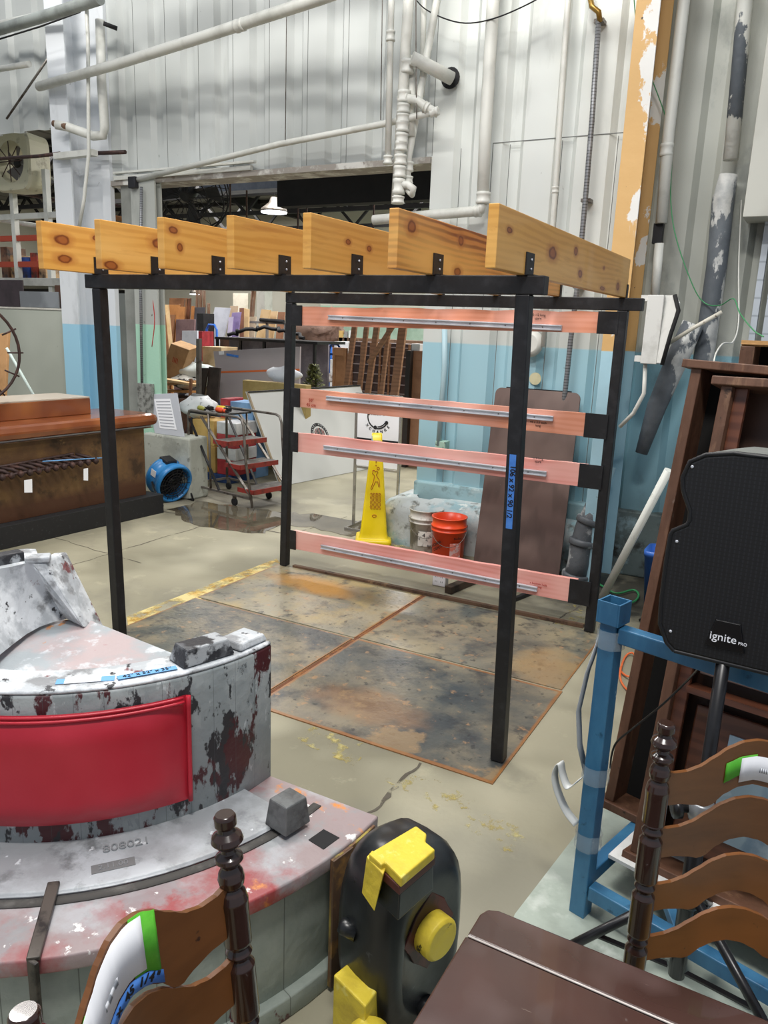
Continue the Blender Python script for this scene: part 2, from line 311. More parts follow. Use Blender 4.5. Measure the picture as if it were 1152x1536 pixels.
# ================================================================ timber and steel frame
W_, D_, HP, HB = 2.3736, 1.739, 2.0145, .0714
TP = HP+HB
fr = thing('pergola_frame', 'tall black steel frame with knotty pine joists on top and pink boards across its back', 'pergola', (W_/2, D_/2, 0))
base = [gz(180, 955), gz(747.5, 1141), gz(427, 849), gz(884, 948)]
tops = [V((0, 0, HP)), V((W_, 0, HP)), V((0, D_, HP)), V((W_, D_, HP))]
for b, t in zip(base, tops): b.z = .0095; MB().bar(b, t, .06, .06, (0, 1, 0)).build('post', mBlack, fr, .006)
MB().box(-.08, W_+.085, -.03, .03, HP, TP).build('beam', mBlack, fr, .004)
MB().box(-.03, W_+.11, D_-.03, D_+.03, HP, TP).build('beam', mBlack, fr, .004)
def pineM(i, kn, base='dfa652', g='c98b3a', gs=.55): return M('varnished knotty pine %d' % i, base, [('grain', g, .3, .9, 3.2+.4*i, (.35, .35, 2.2), gs), ('soft', 'edba6a', .45, .7, 2.5, (.4, .4, 2)), ('noise', 'b5742e', .58, .75, 6+i, (1, .25, 3), .5), ('kn', 'b06a30', kn, (.7, 1.9), 1, 1, .8), ('kn', '6e3216', kn, (.75, 1.0)), ('kn', 'a05c2c', kn, (.45, .75))], rough=.4, bump=.03, coat=.15)
_K = lambda L_: [(y-D_/2, TP+z, ry, rz) for y, z, ry, rz in L_]
KN = [_K([(-.24, .15, .05, .028), (-.23, .06, .05, .022), (-.02, .18, .03, .015), (.03, .05, .02, .01)]), _K([(-.30, .02, .05, .02), (.02, .15, .06, .028), (.3, .07, .03, .012)]), _K([(-.30, .17, .03, .018), (.0, .055, .03, .016), (-.26, .1, .02, .02), (.4, .1, .02, .012)]), _K([(.2, .06, .02, .01), (.6, .12, .03, .012)]), _K([(-.08, .13, .022, .012), (.10, .12, .022, .014), (.35, .08, .02, .01)]), _K([(-.25, .16, .04, .025), (.22, .16, .03, .022), (.2, .03, .04, .02)]), _K([(.28, .11, .06, .028), (.62, .15, .03, .02), (.72, .06, .035, .02), (1.15, .12, .02, .01), (1.5, .05, .04, .025), (-.24, .14, .03, .012), (1.16, .02, .05, .01)])]
mPine = M('varnished knotty pine', 'd9a458', [('grain', 'c58a3c', .3, .9, 3.2, (.35, .35, 2.2), .55), ('soft', 'e3b46c', .45, .7, 2.5, (.4, .4, 2)), ('noise', 'b5742e', .58, .75, 6, (1, .25, 3), .5),
       ('knot', '8a4a20', .05, .10, 1.35, (1, 1.1, 2.0)), ('knot', 'b7733a', .02, .04, 1.35, (1, 1.1, 2.0), .8)], rough=.4, bump=.03, coat=.15)
mPine2 = M('reddish grained pine', 'cf8c46', [('grain', '93501f', .35, .95, 5.5, (.5, .3, 2.6), .9), ('soft', 'dba463', .5, .75, 2), ('knot', '7a3c1a', .05, .11, 1.6, (1, 1, 1.8))], rough=.4, coat=.15)
jx = [gy(px, py, -.357).x+.02 for px, py in ((53.2, 331), (140.7, 329), (235, 325.8), (339.3, 323), (454.2, 319), (584, 312), (733, 305))]
for i, x in enumerate(jx):
    top = gy((53.2, 140.7, 235, 339.3, 454.2, 584, 733)[i], (331, 329, 325.8, 323, 319, 312, 305)[i], -.357).z
    o = MB().box(x-.02, x+.02, -.357, 1.745, TP+.001, top).build('joist', pineM(i, KN[i], 'cf8a42', '8a4a1c', .95) if i == 5 else pineM(i, KN[i]), fr, .003, label='pine joist with bold dark swirling grain' if i == 5 else None)
    if i < 6: # each board shows its own figure
        for q in o.data.vertices: pass
    MB().box(x+.0205, x+.026, -.05, .04, TP, TP+.085).box(x-.02, x+.05, -.03, .03, TP+.0, TP+.004).build('joist_bracket', mBlack, o)
    MB().box(x+.0205, x+.026, D_-.025, D_+.005, TP, TP+.075).build('joist_bracket', mBlack, o)
    for z in (.025, .06): MB().lathe((x+.026, .003, TP+z), [(.005, 0), (.005, .004), (.001, .005)], 8, (1, 0, 0)).build('screw', mChrome, o)
mPink = M('pink tinted board', 'e39c80', [('grain', 'd58664', .3, .9, 4, (.3, .3, 2.4), .5), ('soft', 'eeb2a2', .45, .7, 1.8, (1, 1, 2)), ('noise', 'b9663f', .68, .76, 5, (.5, 1, 3)), ('knot', '8f4526', .03, .07, 2.4, (.8, 1, 1.4))], rough=.6)
mPink2 = M('rosy tinted board', 'ea9f96', [('grain', 'dd8577', .3, .9, 4, (.3, .3, 2.4), .5), ('soft', 'f3bdb2', .45, .7, 1.8, (1, 1, 2)), ('knot', 'a55a44', .03, .07, 2.2, (.8, 1, 1.4))], rough=.6)
rails = [((449, 459), (449, 488), (906, 468), (906, 500), (493, 476), (843, 492), mPink), ((446, 583), (446, 610), (890, 621), (890, 656), (490, 597), (830, 628), mPink),
         ((443, 649), (443, 677), (881, 697), (881, 731), (486, 671), (820, 711), mPink2), ((440, 796), (440, 823), (866, 870), (866, 905), (482, 820), (806, 884), mPink2)]
RY = D_-.02
for i, (a, b, c, d, e, g, mt) in enumerate(rails):
    A = gy(*a, RY); B = gy(*b, RY); C = gy(*c, RY); Dd = gy(*d, RY)
    if i == 0: C.z = min(C.z, A.z+.01)
    m = MB(); n = 16; rowt = [lerp(A, C, k/n)+V((0, 0, random.uniform(-.003, .002)*(1 if i != 0 else 2))) for k in range(n+1)]; rowb = [lerp(B, Dd, k/n) for k in range(n+1)]
    m.grid([rowt, rowb], False).grid([[p+V((0, .035, 0)) for p in rowt], [p+V((0, .035, 0)) for p in rowb]], False)
    m.grid([rowt, [p+V((0, .035, 0)) for p in rowt]], False).grid([rowb, [p+V((0, .035, 0)) for p in rowb]], False)
    for r_ in ((A, B), (C, Dd)): m.add([r_[0], r_[1], r_[1]+V((0, .035, 0)), r_[0]+V((0, .035, 0))], [(0, 1, 2, 3)])
    o = m.build('cross_board', mt, fr, label=('rough edged orange board highest on the back frame', None, None, 'rosy board lowest on the back frame')[i])
    E1 = gy(*e, RY-.01); G1 = gy(*g, RY-.01)
    t = MB().bar(E1, G1, .012, .034).bar(E1+V((0, -.008, .012)), G1+V((0, -.008, .012)), .012, .008).bar(E1+V((0, -.008, -.012)), G1+V((0, -.008, -.012)), .012, .008)
    tk = t.build('track', mChrome, o, .0015)
    for k in range(7):
        p = lerp(E1, G1, (k+.5)/7); MB().lathe(p+V((0, -.006, 0)), [(.004, 0), (.004, .003), (.001, .004)], 8, (0, -1, 0)).build('screw', mSteel, tk)
    for sx, P, Q in ((1, A, B), (-1, C, Dd)):
        x0 = P.x-(.03 if sx > 0 else .015); x1 = x0+.045*(1 if sx > 0 else 1)
        if sx > 0: x0, x1 = .028, A.x+.03
        else: x0, x1 = C.x-.045, W_-.015
        if i == 0 and sx < 0: x0 = C.x-.03
        mz = (P.z+Q.z)/2; hh = (P.z-Q.z)/2+.004
        MB().box(min(x0, x1), max(x0, x1), RY-.012, RY-.005, mz-hh, mz+hh).build('end_plate', mBlack, fr, .001)
    if i in (0, 1, 2, 3):
        p = lerp(gy(815, (475, 636, 690, 878)[i], RY), gy(800, (475, 636, 690, 878)[i], RY), .5)
        text(('30 1/2 long\nspare', '44 x 3.5 each\nlong', 'x 4 long\nspare', 'x bottom hole\nspring')[i], .02, p+V((0, -.003, 0)), (1, 0, .0), (0, 0, 1), mInk if i < 3 else mRedInk, o, 'handwriting')
    if i == 1: text('50"\n45 cm', .034, gy(467, 604, RY)+V((0, -.003, 0)), (1, 0, 0), (0, 0, 1), mRedInk, o, 'handwriting')
# blue measuring tape on the near right post
ta = gt(777, 634, 1.); 
dpt = (tops[1]-CAM).dot(FW)
P0 = lerp(base[1], tops[1], .685); P1 = lerp(base[1], tops[1], .535)
pm = lerp(P0, P1, .5)
tpo = MB(); u = V((1, 0, 0)); 
tpo.prism([(-.014, -.155), (.014, -.155), (.014, .155), (-.014, .155)], pm+V((.0, -.0312, 0)), (1, 0, 0), (P0-P1).normalized(), (0, -.0006, 0))
tp = tpo.build('tape', mBlueTape, fr, label='strip of blue tape with handwritten sizes')
text('106 x 92 x 90 1/2', .031, pm+V((0, -.032, 0)), (0, 0, -1), (1, 0, 0), mInk, tp, 'handwriting', bold=.0006)
# ================================================================ steel floor plates
def plate_mat(n, c1, c2, c3, k, ex=()):
    return M(n, c1, [('noise', c2, .42, .6, 1.7+k*.3), ('noise', c3, .5, .64, 2.9-k*.2), ('noise', '2c2f33', .54, .66, 6+k, (1, 1, 1), .75), ('noise', '2a2c2e', .6, .66, 19, (1, 1, 1), .7), ('noise', 'b08a62', .6, .68, 13, (1, 1, 1), .7)]+list(ex)+[('edge', '9a6430', .63, .495, .022, 1, .8)], rough=.3, bump=.1, bscale=40, spec=.55, rlayer=(3, .5))
pm_ = [plate_mat('plate slate', '505350', '837a66', '3f4345', 0, [('spot', '9a7450', (-.15, -.2), (.4, .2), 7, (1, 1, 1), .45), ('noise', 'a08560', .58, .62, 2.2, (1, 1, 1), .6)]), plate_mat('plate mottled', '7d796a', '968b70', '565852', 1, [('spot', 'a5814c', (.5, -.25), (.3, .35), 6, (1, 1, 1), .5)]), plate_mat('plate rusty', '98907a', 'a38f62', '7a7768', 2, [('spot', 'c08a3a', (-.1, .2), (.5, .18), 4, (1, 1, 1), .8), ('spot', '4a4a48', (.4, .25), (.35, .2), 5, (1, 1, 1), .6)]), plate_mat('plate dark', '54564f', '877c64', '3b3f41', 3)]
MC['plate rusty'].node_tree  # touch
pl = [((-.11, 1.16, -.2, .80), 3, 'dark blotched steel floor plate behind the metal seat, left of the long rusty seam'), ((1.19, 2.47, -.205, .815), 0, 'nearest mottled steel floor plate, under the near right post'),
      ((-.11, 1.165, .82, 1.76), 2, 'orange rusted steel floor plate below the far left post'), ((1.19, 2.46, .835, 1.755), 1, 'grey brown steel floor plate at the foot of the far right post')]
for (x0, x1, y0, y1), k, lb in pl:
    p = [gz(755, 1178)] ; tag(MB().box(x0, x1, y0, y1, 0, .006).build('steel_plate', pm_[k], None, .001), lb, 'floor plate', 'steel floor plates under the frame')
mRust = M('rust', '6b4228', [('noise', '94602f', .5, .65, 14), ('noise', '4b2a18', .55, .7, 20)], rough=.8)
tag(MB().box(1.165, 1.186, -.2, 1.76, 0, .003).build('rust_strip', mRust), 'rusty seam strip running between the steel floor plates', 'floor seam')
mOldw = M('old brown strip', '6f5440', [('noise', '3c2d24', .5, .65, 8), ('noise', '9a7a5a', .6, .7, 12)], rough=.7)
a = gz(436, 853); b = gz(874, 943)
tag(MB().bar(a+V((0, .04, .012)), b+V((0, .02, .012)), .035, .022).bar(a+V((0, .075, .006)), b+V((0, .055, .006)), .02, .01).build('threshold_rail', mOldw), 'rusty brown rail on the floor along the back of the frame', 'floor rail')
# ================================================================ foundry pattern seat
SC = V((1.31, -1.215, 0))
def paint(nm, bs, c2, c3, s, z=(1, 1, .5)):
    return M(nm, bs, [('noise', c2, .46, .56, s, z), ('noise', c3, .57, .62, s*2.2, z), ('noise', 'd9dcdd', .64, .68, s*3.1, z, .9), ('noise', '2a2526', .66, .7, s*5, (1, 1, .3)), ('ang', '55585a', .485, .495, 62, (1, 1, 1), .7)], rough=.5, bump=.25, bscale=22)
mG = M('grey chipped paint face', '8f9697', [('noise', 'a7adad', .45, .6, 4), ('noise', '4a1d22', .525, .545, 5.5, (1, 1, .5)), ('noise', '8f9697', .56, .575, 16, (1, 1, .4)), ('noise', '2f2e31', .57, .59, 9, (1, 1, .5)), ('noise', 'c6cccd', .63, .66, 17, (1, 1, .4), .7), ('ang', '4a4c4e', .488, .497, 62, (1, 1, 1), .7)], rough=.45, bump=.25, bscale=22)
mG2 = M('grey green paint face', '8b958d', [('noise', 'a2aaa2', .45, .62, 3), ('noise', '58262c', .63, .65, 5, (1, 1, .6)), ('noise', '3b3a38', .66, .69, 15, (1, 1, .5)), ('ang', '565b56', .488, .496, 40, (1, 1, 1), .8)], rough=.5, bump=.2, bscale=20)
mGt = M('silver grey ledge', '9b9ea1', [('noise', 'b9bec2', .46, .6, 4), ('noise', '7b7e80', .52, .62, 7), ('noise', 'd9dde0', .64, .68, 18), ('noise', '8a6a55', .7, .74, 9)], rough=.38, bump=.2, bscale=16)
mRedT = M('worn red band', '9c8c8c', [('noise', 'adadb0', .46, .6, 4), ('noise', '9a4244', .47, .6, 2.6), ('noise', '8f9496', .54, .62, 6, (1, 1, 1), .7), ('noise', 'd98a3a', .63, .68, 5), ('noise', 'e6e4e2', .64, .67, 15)], rough=.45, bump=.2, bscale=18)
mWt = M('flaking white top', 'b5babe', [('noise', 'dfe3e6', .47, .55, 5), ('noise', '8c8e90', .52, .6, 8), ('noise', '7a4a4c', .62, .65, 9), ('noise', '39393c', .63, .66, 16)], rough=.5, bump=.35, bscale=18)
mPt = M('pinkish worn floor of pattern', 'b3a3a3', [('noise', '9fa6aa', .45, .58, 4), ('noise', 'cfd4d8', .54, .62, 7), ('noise', 'a0555a', .6, .66, 5), ('noise', 'c98a55', .66, .69, 6)], rough=.5, bump=.25, bscale=18)
seat = thing('foundry_pattern_seat', 'curved grey painted wooden foundry pattern used as a bench with a red back pad', 'bench', SC)
def ring(r0, r1, z0, z1, a0, a1, n=40, cz=None):
    """arc-shaped block between two radii"""
    m = MB(); rows = []
    for i in range(n+1):
        a = a0+(a1-a0)*i/n; d = V((math.cos(a), math.sin(a), 0)); rows.append([SC+d*r0+Z*z0, SC+d*r1+Z*z0, SC+d*r1+Z*z1, SC+d*r0+Z*z1])
    m.grid(rows, True, True); m.add(rows[0], [(0, 1, 2, 3)]); m.add(rows[-1], [(0, 1, 2, 3)]); return m
A0, A1 = 0, -math.pi*.93
ring(.62, 1.12, .02, .40, A0, A1).build('base_face', mG2, seat, .006, label='grey green staved face')
ring(.60, 1.155, .40, .445, A0, A1).build('base_rim', mRedT, seat, .006, label='worn red rim')
ring(.70, .955, .445, .462, A0-.16, A1).build('ledge', mGt, seat, .01, label='silver grey ledge carrying cast numbers')
ring(.957, .985, .4452, .449, A0-.05, A1).build('groove', M('dark groove', '4c4a47', [('noise', '6f6d69', .5, .7, 12)], rough=.9), seat)  # dark strip along the groove line
ring(1.10, 1.152, .0, .07, A0-.12, A1).build('base_foot', mG2, seat, .006)
ring(.62, .755, .44, .9, A0, A1, 60).build('back_wall', mG, seat, .008, label='chipped grey back with dark red showing through')
ring(.62, .753, .9, .912, A0-.0, A1, 60).build('back_top', mWt, seat, .006, label='flaking white top of the back')
# red pad
rows = []
pa0, pa1 = -.42, -2.6
for j in range(13):
    v = j/12; z = .52+(.85-.52)*v; r = []
    for i in range(61):
        u_ = i/60; a = pa0+(pa1-pa0)*u_; e = min(u_*14, 1, (1-u_)*14)*min(v*5, 1, (1-v)*5); e = math.sin(max(e, 0)*math.pi/2); wv = .012*math.sin(a*7+.6)*e*(1-v*.6)
        zz = z+(.012*math.sin(a*2.1) if v < .5 else 0)*0
        r.append(SC+V((math.cos(a), math.sin(a), 0))*(.765+.03*e+wv*.6)+Z*(zz))
    rows.append(r)
mRed = M('red vinyl', 'b52334', [('soft', 'c43040', .4, .7, 4)], rough=.36, bump=.03, bscale=90, spec=.5)
pad = MB().grid(rows).build('back_pad', mRed, seat, label='red vinyl back pad')
for z0 in (.838, .848): MB().tube([SC+V((math.cos(a), math.sin(a), 0))*(.782-(z0-.84)*.6)+Z*z0 for a in [pa0-.02+(pa1-pa0)*k/60 for k in range(61)]], .0045, 8).build('piping', mRed, pad)
MB().tube([SC+V((math.cos(pa0), math.sin(pa0), 0))*.775+Z*(.52+.33*k/10) for k in range(11)], .007, 8).build('piping', mRed, pad)
def onring(r, a, z): return SC+V((math.cos(a)*r, math.sin(a)*r, z))
def chunk(r, a, z, lr, la, h, nm, mt, sh=.8, lb=None):
    er = V((math.cos(a), math.sin(a), 0)); et = V((-er.y, er.x, 0)); c = onring(r, a, z)
    bot = [c+er*(lr*i)+et*(la*j) for i, j in ((-1, -1), (1, -1), (1, 1), (-1, 1))]; top = [c+er*(lr*i*sh)+et*(la*j*sh)+Z*h for i, j in ((-1, -1), (1, -1), (1, 1), (-1, 1))]
    return MB().hexa(bot, top).build(nm, mt, seat, .005, label=lb)
mChunk = M('black and white chipped block', '2c2c30', [('noise', 'a9adb0', .54, .59, 9), ('noise', '57595c', .55, .62, 13)], rough=.5, bump=.3)
chunk(.69, -.30, .915, .045, .085, .05, 'block', mChunk, .8); chunk(.69, -.08, .915, .05, .06, .022, 'block', mWt, .85)
chunk(.68, -2.05, .915, .04, .05, .06, 'block', mChunk, .8)
c_ = gz(437, 1238, .46)
dd = c_-SC; chunk(math.hypot(dd.x, dd.y)-.015, math.atan2(dd.y, dd.x), .46, .045, .05, .085, 'block', M('dark grey block', '6b6e6e', [('noise', '4c4d4d', .45, .6, 12), ('noise', '9a8058', .68, .72, 8)], rough=.5, bump=.3), .8)
# end plate with bolt holes
mBr = M('brown and ochre worn end', '6a4b34', [('noise', '9a8a3f', .47, .55, 4, (3, 3, .5)), ('noise', '4a3526', .55, .65, 7, (2, 2, .6))], rough=.5, bump=.2)
ring(1.158, 1.166, .02, .44, -.03, -.2, 6).build('end_plate', mBr, seat, .001, label='ochre and brown end plate')
ring(1.166, 1.172, .02, .44, -.13, -.2, 4).build('end_plate', M('brown iron strap', '5b4636', [('noise', '8d6a3c', .55, .65, 9)], rough=.5), seat, .001, label='brown iron strap')
for a_, z_ in ((-.1, .36), (-.12, .08)): MB().lathe(onring(1.166, a_, z_), [(.016, 0), (.016, .002)], 14, (math.cos(a_), math.sin(a_), 0)).build('bolt_hole', mInk, seat)
MB().hexa([onring(1.06, -.13, .4455), onring(1.12, -.13, .4455), onring(1.12, -.19, .4455), onring(1.06, -.19, .4455)], [onring(1.06, -.13, .447), onring(1.12, -.13, .447), onring(1.12, -.19, .447), onring(1.06, -.19, .447)]).build('pocket', mInk, seat)
# iron strap over the rim
sa = math.atan2((gz(60, 1400, .46)-SC).y, (gz(60, 1400, .46)-SC).x)
MB().bar(onring(.93, sa, .468), onring(1.165, sa, .455), .03, .012).bar(onring(1.168, sa, .455), onring(1.168, sa, .12), .03, .012).build('strap', M('dark iron strap', '57524c', [('noise', '2c2a29', .5, .62, 14)], rough=.45, metal=.4), seat, .003)
# raised cast figures on the ledge
er = V((math.cos(-.78), math.sin(-.78), 0))
p = gz(190, 1268, .463); ta_ = math.atan2((p-SC).y, (p-SC).x); er = V((math.cos(ta_), math.sin(ta_), 0)); et = V((-er.y, er.x, 0))
mCast = M('cast figure', '8f9294', rough=.4)
text('808021', .042, p, et, -er, mCast, seat, 'cast_number', .003)
q = gz(170, 1298, .463); text('2.11.00', .026, q, et, -er, mCast, seat, 'cast_number', .002)
MB().prism([(-.055, -.017), (.055, -.017), (.055, .017), (-.055, .017)], q-V((0, 0, .0015)), et, -er, (0, 0, .0022)).build('number_plate', M('number plate', '7b7d7d', rough=.4), seat)
# tapes and paper on the white top
mBT2 = M('light blue tape', '6fa9dd', rough=.6)
def topstrip(a, b, w, nm, mt, z=.9132, txt=None):
    a = gz(*a, z); b = gz(*b, z); d = (b-a).normalized(); s = V((-d.y, d.x, 0)); L_ = (b-a).length
    o = MB().prism([(0, -w/2), (L_, -w/2), (L_, w/2), (0, w/2)], a, d, s, (0, 0, .0008)).build(nm, mt, seat)
    if txt: text(txt, w*.9, lerp(a, b, .5)+Z*.0012, d, s, mInk, o, 'handwriting')
    return o
topstrip((84, 1023), (172, 1017), .03, 'tape', mBT2); topstrip((97, 1021), (152, 1017), .04, 'paper_tag', mWhite, .9142); topstrip((176, 1017), (265, 1001), .024, 'tape', mBT2, .9162, '42" x 52" x 35"')
# inner floor and flared rear block
rA = [gz(235, 992, .74), gz(185, 966, .77), gz(140, 942, .79)]
fl_in = []
for i in range(13):
    t = i/12; a = A0+(A1-A0)*t; o1 = onring(.62, a, .72); 
    fl_in.append([o1, lerp(o1, SC+V((-.02, .0, .79)), .45)+Z*.02, SC+V((-.08*0-.05, 0, .80))])
MB().grid(fl_in).build('inner_floor', mPt, seat, label='pinkish worn inner surface')
bb = [(104, 927), (80, 933), (60, 940), (40, 951), (20, 966), (0, 982), (-30, 1014), (-60, 1060)]
bt = [(62, 845), (50, 844), (38, 845), (26, 848), (12, 851), (0, 853), (-25, 862), (-60, 880)]
B3 = [gz(x, y, .80) for x, y in bb]; T3 = [gz(x, y, 1.03) for x, y in bt]
back = [p+V((-.16, .10, 0)) for p in T3]
rr = []
for k in range(7):
    t = k/6; rr.append([lerp(b, c, t)+V((-1, .6, 0))*.03*math.sin(t*math.pi) for b, c in zip(B3, T3)])
m = MB().grid(rr); m.grid([T3, back, [V((p.x, p.y, .4)) for p in back]], False)
m.build('flared_block', mWt, seat, label='flaking white flared block at the rear')
s0 = [gz(94, 926, .80), gz(126, 942, .80), gz(68, 843, 1.035), gz(46, 846, 1.035)]
ob = [p+V((-.05, .13, 0)) for p in s0]
MB().hexa([s0[0], s0[1], s0[2], s0[3]], [V((ob[0].x, ob[0].y, .75)), V((ob[1].x, ob[1].y, .75)), ob[2], ob[3]]).build('end_rib', mWt, seat, .008)
a = gz(-60, 853, 1.04); b = gz(33, 835, 1.04)
MB().bar(a, b, .05, .05).build('block', mChunk, seat, .006)
MB().bar(gz(38, 838, 1.045), gz(76, 836, 1.045), .06, .02).build('block', mWt, seat, .006)
# ================================================================ black casting with yellow print blocks
mCastB = M('black lacquered casting', '1c1e20', [('noise', '34383b', .48, .66, 3.5), ('noise', '5b6062', .66, .76, 9), ('soft', '3f4447', .58, .75, 2)], rough=.3, bump=.06, bscale=14)
mYel = M('chipped yellow paint', 'dcc53e', [('noise', 'c9b03a', .5, .65, 8), ('noise', '2b2416', .64, .66, 12), ('noise', 'e8dc7a', .6, .66, 20, (1, 1, 1), .6)], rough=.5, bump=.25, bscale=20)
mMar = M('maroon brown paint', '5a2a24', [('noise', '3a1f1b', .5, .6, 12)], rough=.5)
c0 = gz(640, 1400, .325); ca = V((.95, -.31, 0)).normalized(); cb = V((.31, .95, 0)).normalized(); c0 = V((c0.x, c0.y, 0))-ca*.10
cast = thing('foundry_core_pattern', 'black rounded cast pattern with chipped yellow end blocks standing between bench and table', 'casting', c0)
def dring(hw, z0, z1, off, n=28, k=2.7):
    r = []; cz = (z0+z1)/2; hz = (z1-z0)/2
    for i in range(n):
        t = 2*math.pi*i/n; cs, sn = math.cos(t), math.sin(t)
        r.append(c0+ca*off+cb*(hw*math.copysign(abs(cs)**(2/k), cs))+Z*(cz+hz*math.copysign(abs(sn)**(2/k), sn)))
    return r
rw = []
for off, hw, z0, z1 in ((-.115, .001, .2, .21), (-.115, .10, .06, .43), (-.10, .125, .03, .475), (-.06, .145, .01, .505), (.0, .152, .0, .51), (.05, .152, .0, .51), (.085, .14, .012, .50), (.103, .115, .05, .465), (.108, .095, .08, .43), (.1, .085, .1, .38), (.1, .001, .22, .23)):
    rw.append(dring(hw*1.05, z0, z1*1.12, off*1.05))
MB().grid(rw, True, True).build('body', mCastB, cast, label='glossy black rounded body')
fo = c0+ca*.106+Z*.34
MB().prism([(.075*math.cos(t)*(1 if i % 4 else 1.25), .10*math.sin(t)*(1 if i % 4 else 1.2)) for i, t in enumerate([k*math.pi/8 for k in range(16)])], fo-ca*.004, cb, Z, ca*.008).build('boss_pad', mMar, cast, .002)
MB().lathe(fo, [(.058, 0), (.058, .045), (.05, .052)], 28, ca).build('boss', mYel, cast, .002, label='round yellow boss')
MB().lathe(c0+ca*.1+cb*.0+Z*.10, [(.03, 0), (.03, .03), (.022, .036)], 20, ca).build('boss', mCastB, cast)
tc4 = [gz(553, 1276, .62), gz(600, 1318, .62), gz(655, 1272, .62), gz(622, 1240, .62)]
ctr = sum(tc4, V())/4
def scaled(L_, s, z): return [V((ctr.x+(p.x-ctr.x)*s, ctr.y+(p.y-ctr.y)*s, z)) for p in L_]
MB().hexa(scaled(tc4, .98, .50), scaled(tc4, .93, .572)).build('neck', mCastB, cast, .004)
MB().hexa(scaled(tc4, .99, .572), scaled(tc4, 1.0, .597)).build('neck_band', mMar, cast, .003, label='maroon band under the yellow block')
t5 = [gz(x, y, .625) for x, y in ((553, 1280), (572, 1297), (578, 1293), (602, 1317), (653, 1274), (638, 1262), (640, 1250), (624, 1238))]; tb = MB().hexa([p-Z*.028 for p in t5], t5); 

tb.build('top_block', mYel, cast, .004, label='chipped yellow top block')
l0, l1 = scaled(tc4, 1, .61)[0], lerp(*scaled(tc4, 1, .61)[:2], .5)
MB().hexa([l0+V((-.01, -.01, -.11)), l1+V((-.01, -.02, -.115)), l1+V((-.03, .03, -.09)), l0+V((-.02, .03, -.09))], [l0+V((.0, -.01, .0)), l1+V((.01, -.02, 0)), l1+V((.0, .02, 0)), l0+V((0, .02, 0))]).build('side_tab', mYel, cast, .003)
for p in ((540, 1333, .46), (516, 1405, .34)):
    MB().lathe(gz(*p)+V((0, .03, 0)), [(.024, -.02), (.022, .02), (.017, .03)], 14, -ca+V((0, -.5, .2))).build('lug', mCastB, cast)
yb = [gz(500, 1462, .22), gz(548, 1510, .22), gz(570, 1480, .22), gz(522, 1444, .22)]
MB().hexa([V((p.x, p.y, .012)) for p in yb], yb).build('foot_block', mYel, cast, .005, label='yellow block at the foot')
MB().lathe(lerp(yb[1], yb[2], .3)+Z*-.10, [(.055, 0), (.055, .06), (.048, .065)], 22, V((.5, -.8, 0))).build('foot_block', mYel, cast, .002)
# ================================================================ drop leaf table
mTab = M('worn dark table top', '3a2620', [('grain', '2a1a15', .3, .9, 2.2, (.3, 2.2, .4), .6), ('soft', '4b2e27', .45, .7, 3), ('noise', '6a5650', .64, .78, 4, (1, 1, 1), .5), ('noise', 'b9a79a', .70, .72, 30, (1, .3, 1), .8), ('noise', '8d7c74', .69, .71, 22, (.25, 1, 1), .7), ('soft', '54403c', .55, .75, 6)], rough=.24, bump=.02, spec=.6, coat=.3)
tb0 = thing('drop_leaf_table', 'scratched dark brown wooden table with a hinged leaf joint in the near right corner', 'table', (3.45, -2.25, 0))
def plank(name, x0, x1, y0, y1, r=.0):
    if r: poly = [(x0, y0), (x1, y0), (x1, y1), (x0+r, y1), (x0+r*.3, y1-r*.3), (x0, y1-r)]
    else: poly = [(x0, y0), (x1, y0), (x1, y1), (x0, y1)]
    return MB().prism(poly, (0, 0, .716), X, Y_, (0, 0, .024)).build(name, mTab, tb0, .004)
plank('leaf', 2.992, 3.98, -1.815, -1.722, .03); plank('table_top', 2.99, 3.98, -2.62, -1.8195)
MB().tube([(2.995, -1.817, .7395), (3.97, -1.817, .7395)], .002, 6).build('joint', M('shiny worn edge', 'cfc7c0', rough=.2), tb0)
for x, y in ((3.06, -1.86), (3.92, -1.86), (3.06, -2.56), (3.92, -2.56)):
    MB().lathe((x, y, 0), [(.018, 0), (.022, .05), (.016, .1), (.028, .3), (.03, .5), (.02, .53), (.032, .56), (.032, .716)], 16).build('leg', mTab, tb0)
MB().box(3.05, 3.93, -1.875, -1.855, .62, .715).box(3.05, 3.93, -2.57, -2.55, .62, .715).box(3.05, 3.07, -2.56, -1.86, .62, .715).box(3.91, 3.93, -2.56, -1.86, .62, .715).build('apron', mTab, tb0)
# ================================================================ ladder back chairs
mCh = M('dark turned walnut', '2e1a12', [('noise', '1d110c', .5, .65, 6, (1, 1, .2)), ('noise', '4a2c1c', .6, .75, 9, (1, 1, .2))], rough=.22, spec=.6, coat=.4)
mSl = M('brown maple slat', '6e4420', [('noise', '5a3517', .45, .65, 5, (.5, .5, 2)), ('soft', '835026', .5, .72, 4), ('noise', '3a2212', .68, .72, 22)], rough=.36, spec=.5, coat=.12)
mGrn = M('green tape', '4fae2a', [('noise', '65c43c', .5, .65, 15)], rough=.5)
mBarc = M('barcode print', '8b8f96', [('lines', 'eef0f4', .2, .3, .004, 0)], rough=.7)
FIN = [(.014, 1.15), (.017, 1.145), (.017, 1.132), (.013, 1.128), (.014, 1.122), (.023, 1.114), (.025, 1.106), (.018, 1.098), (.011, 1.093), (.012, 1.087), (.021, 1.08), (.022, 1.074), (.016, 1.067), (.013, 1.063), (.019, 1.052), (.021, 1.042), (.019, 1.032), (.014, 1.026), (.02, 1.018), (.023, 1.005), (.022, .985), (.022, .93)]
def slat_rows(L_, vt, ut, n, hgt, kind):
    pass
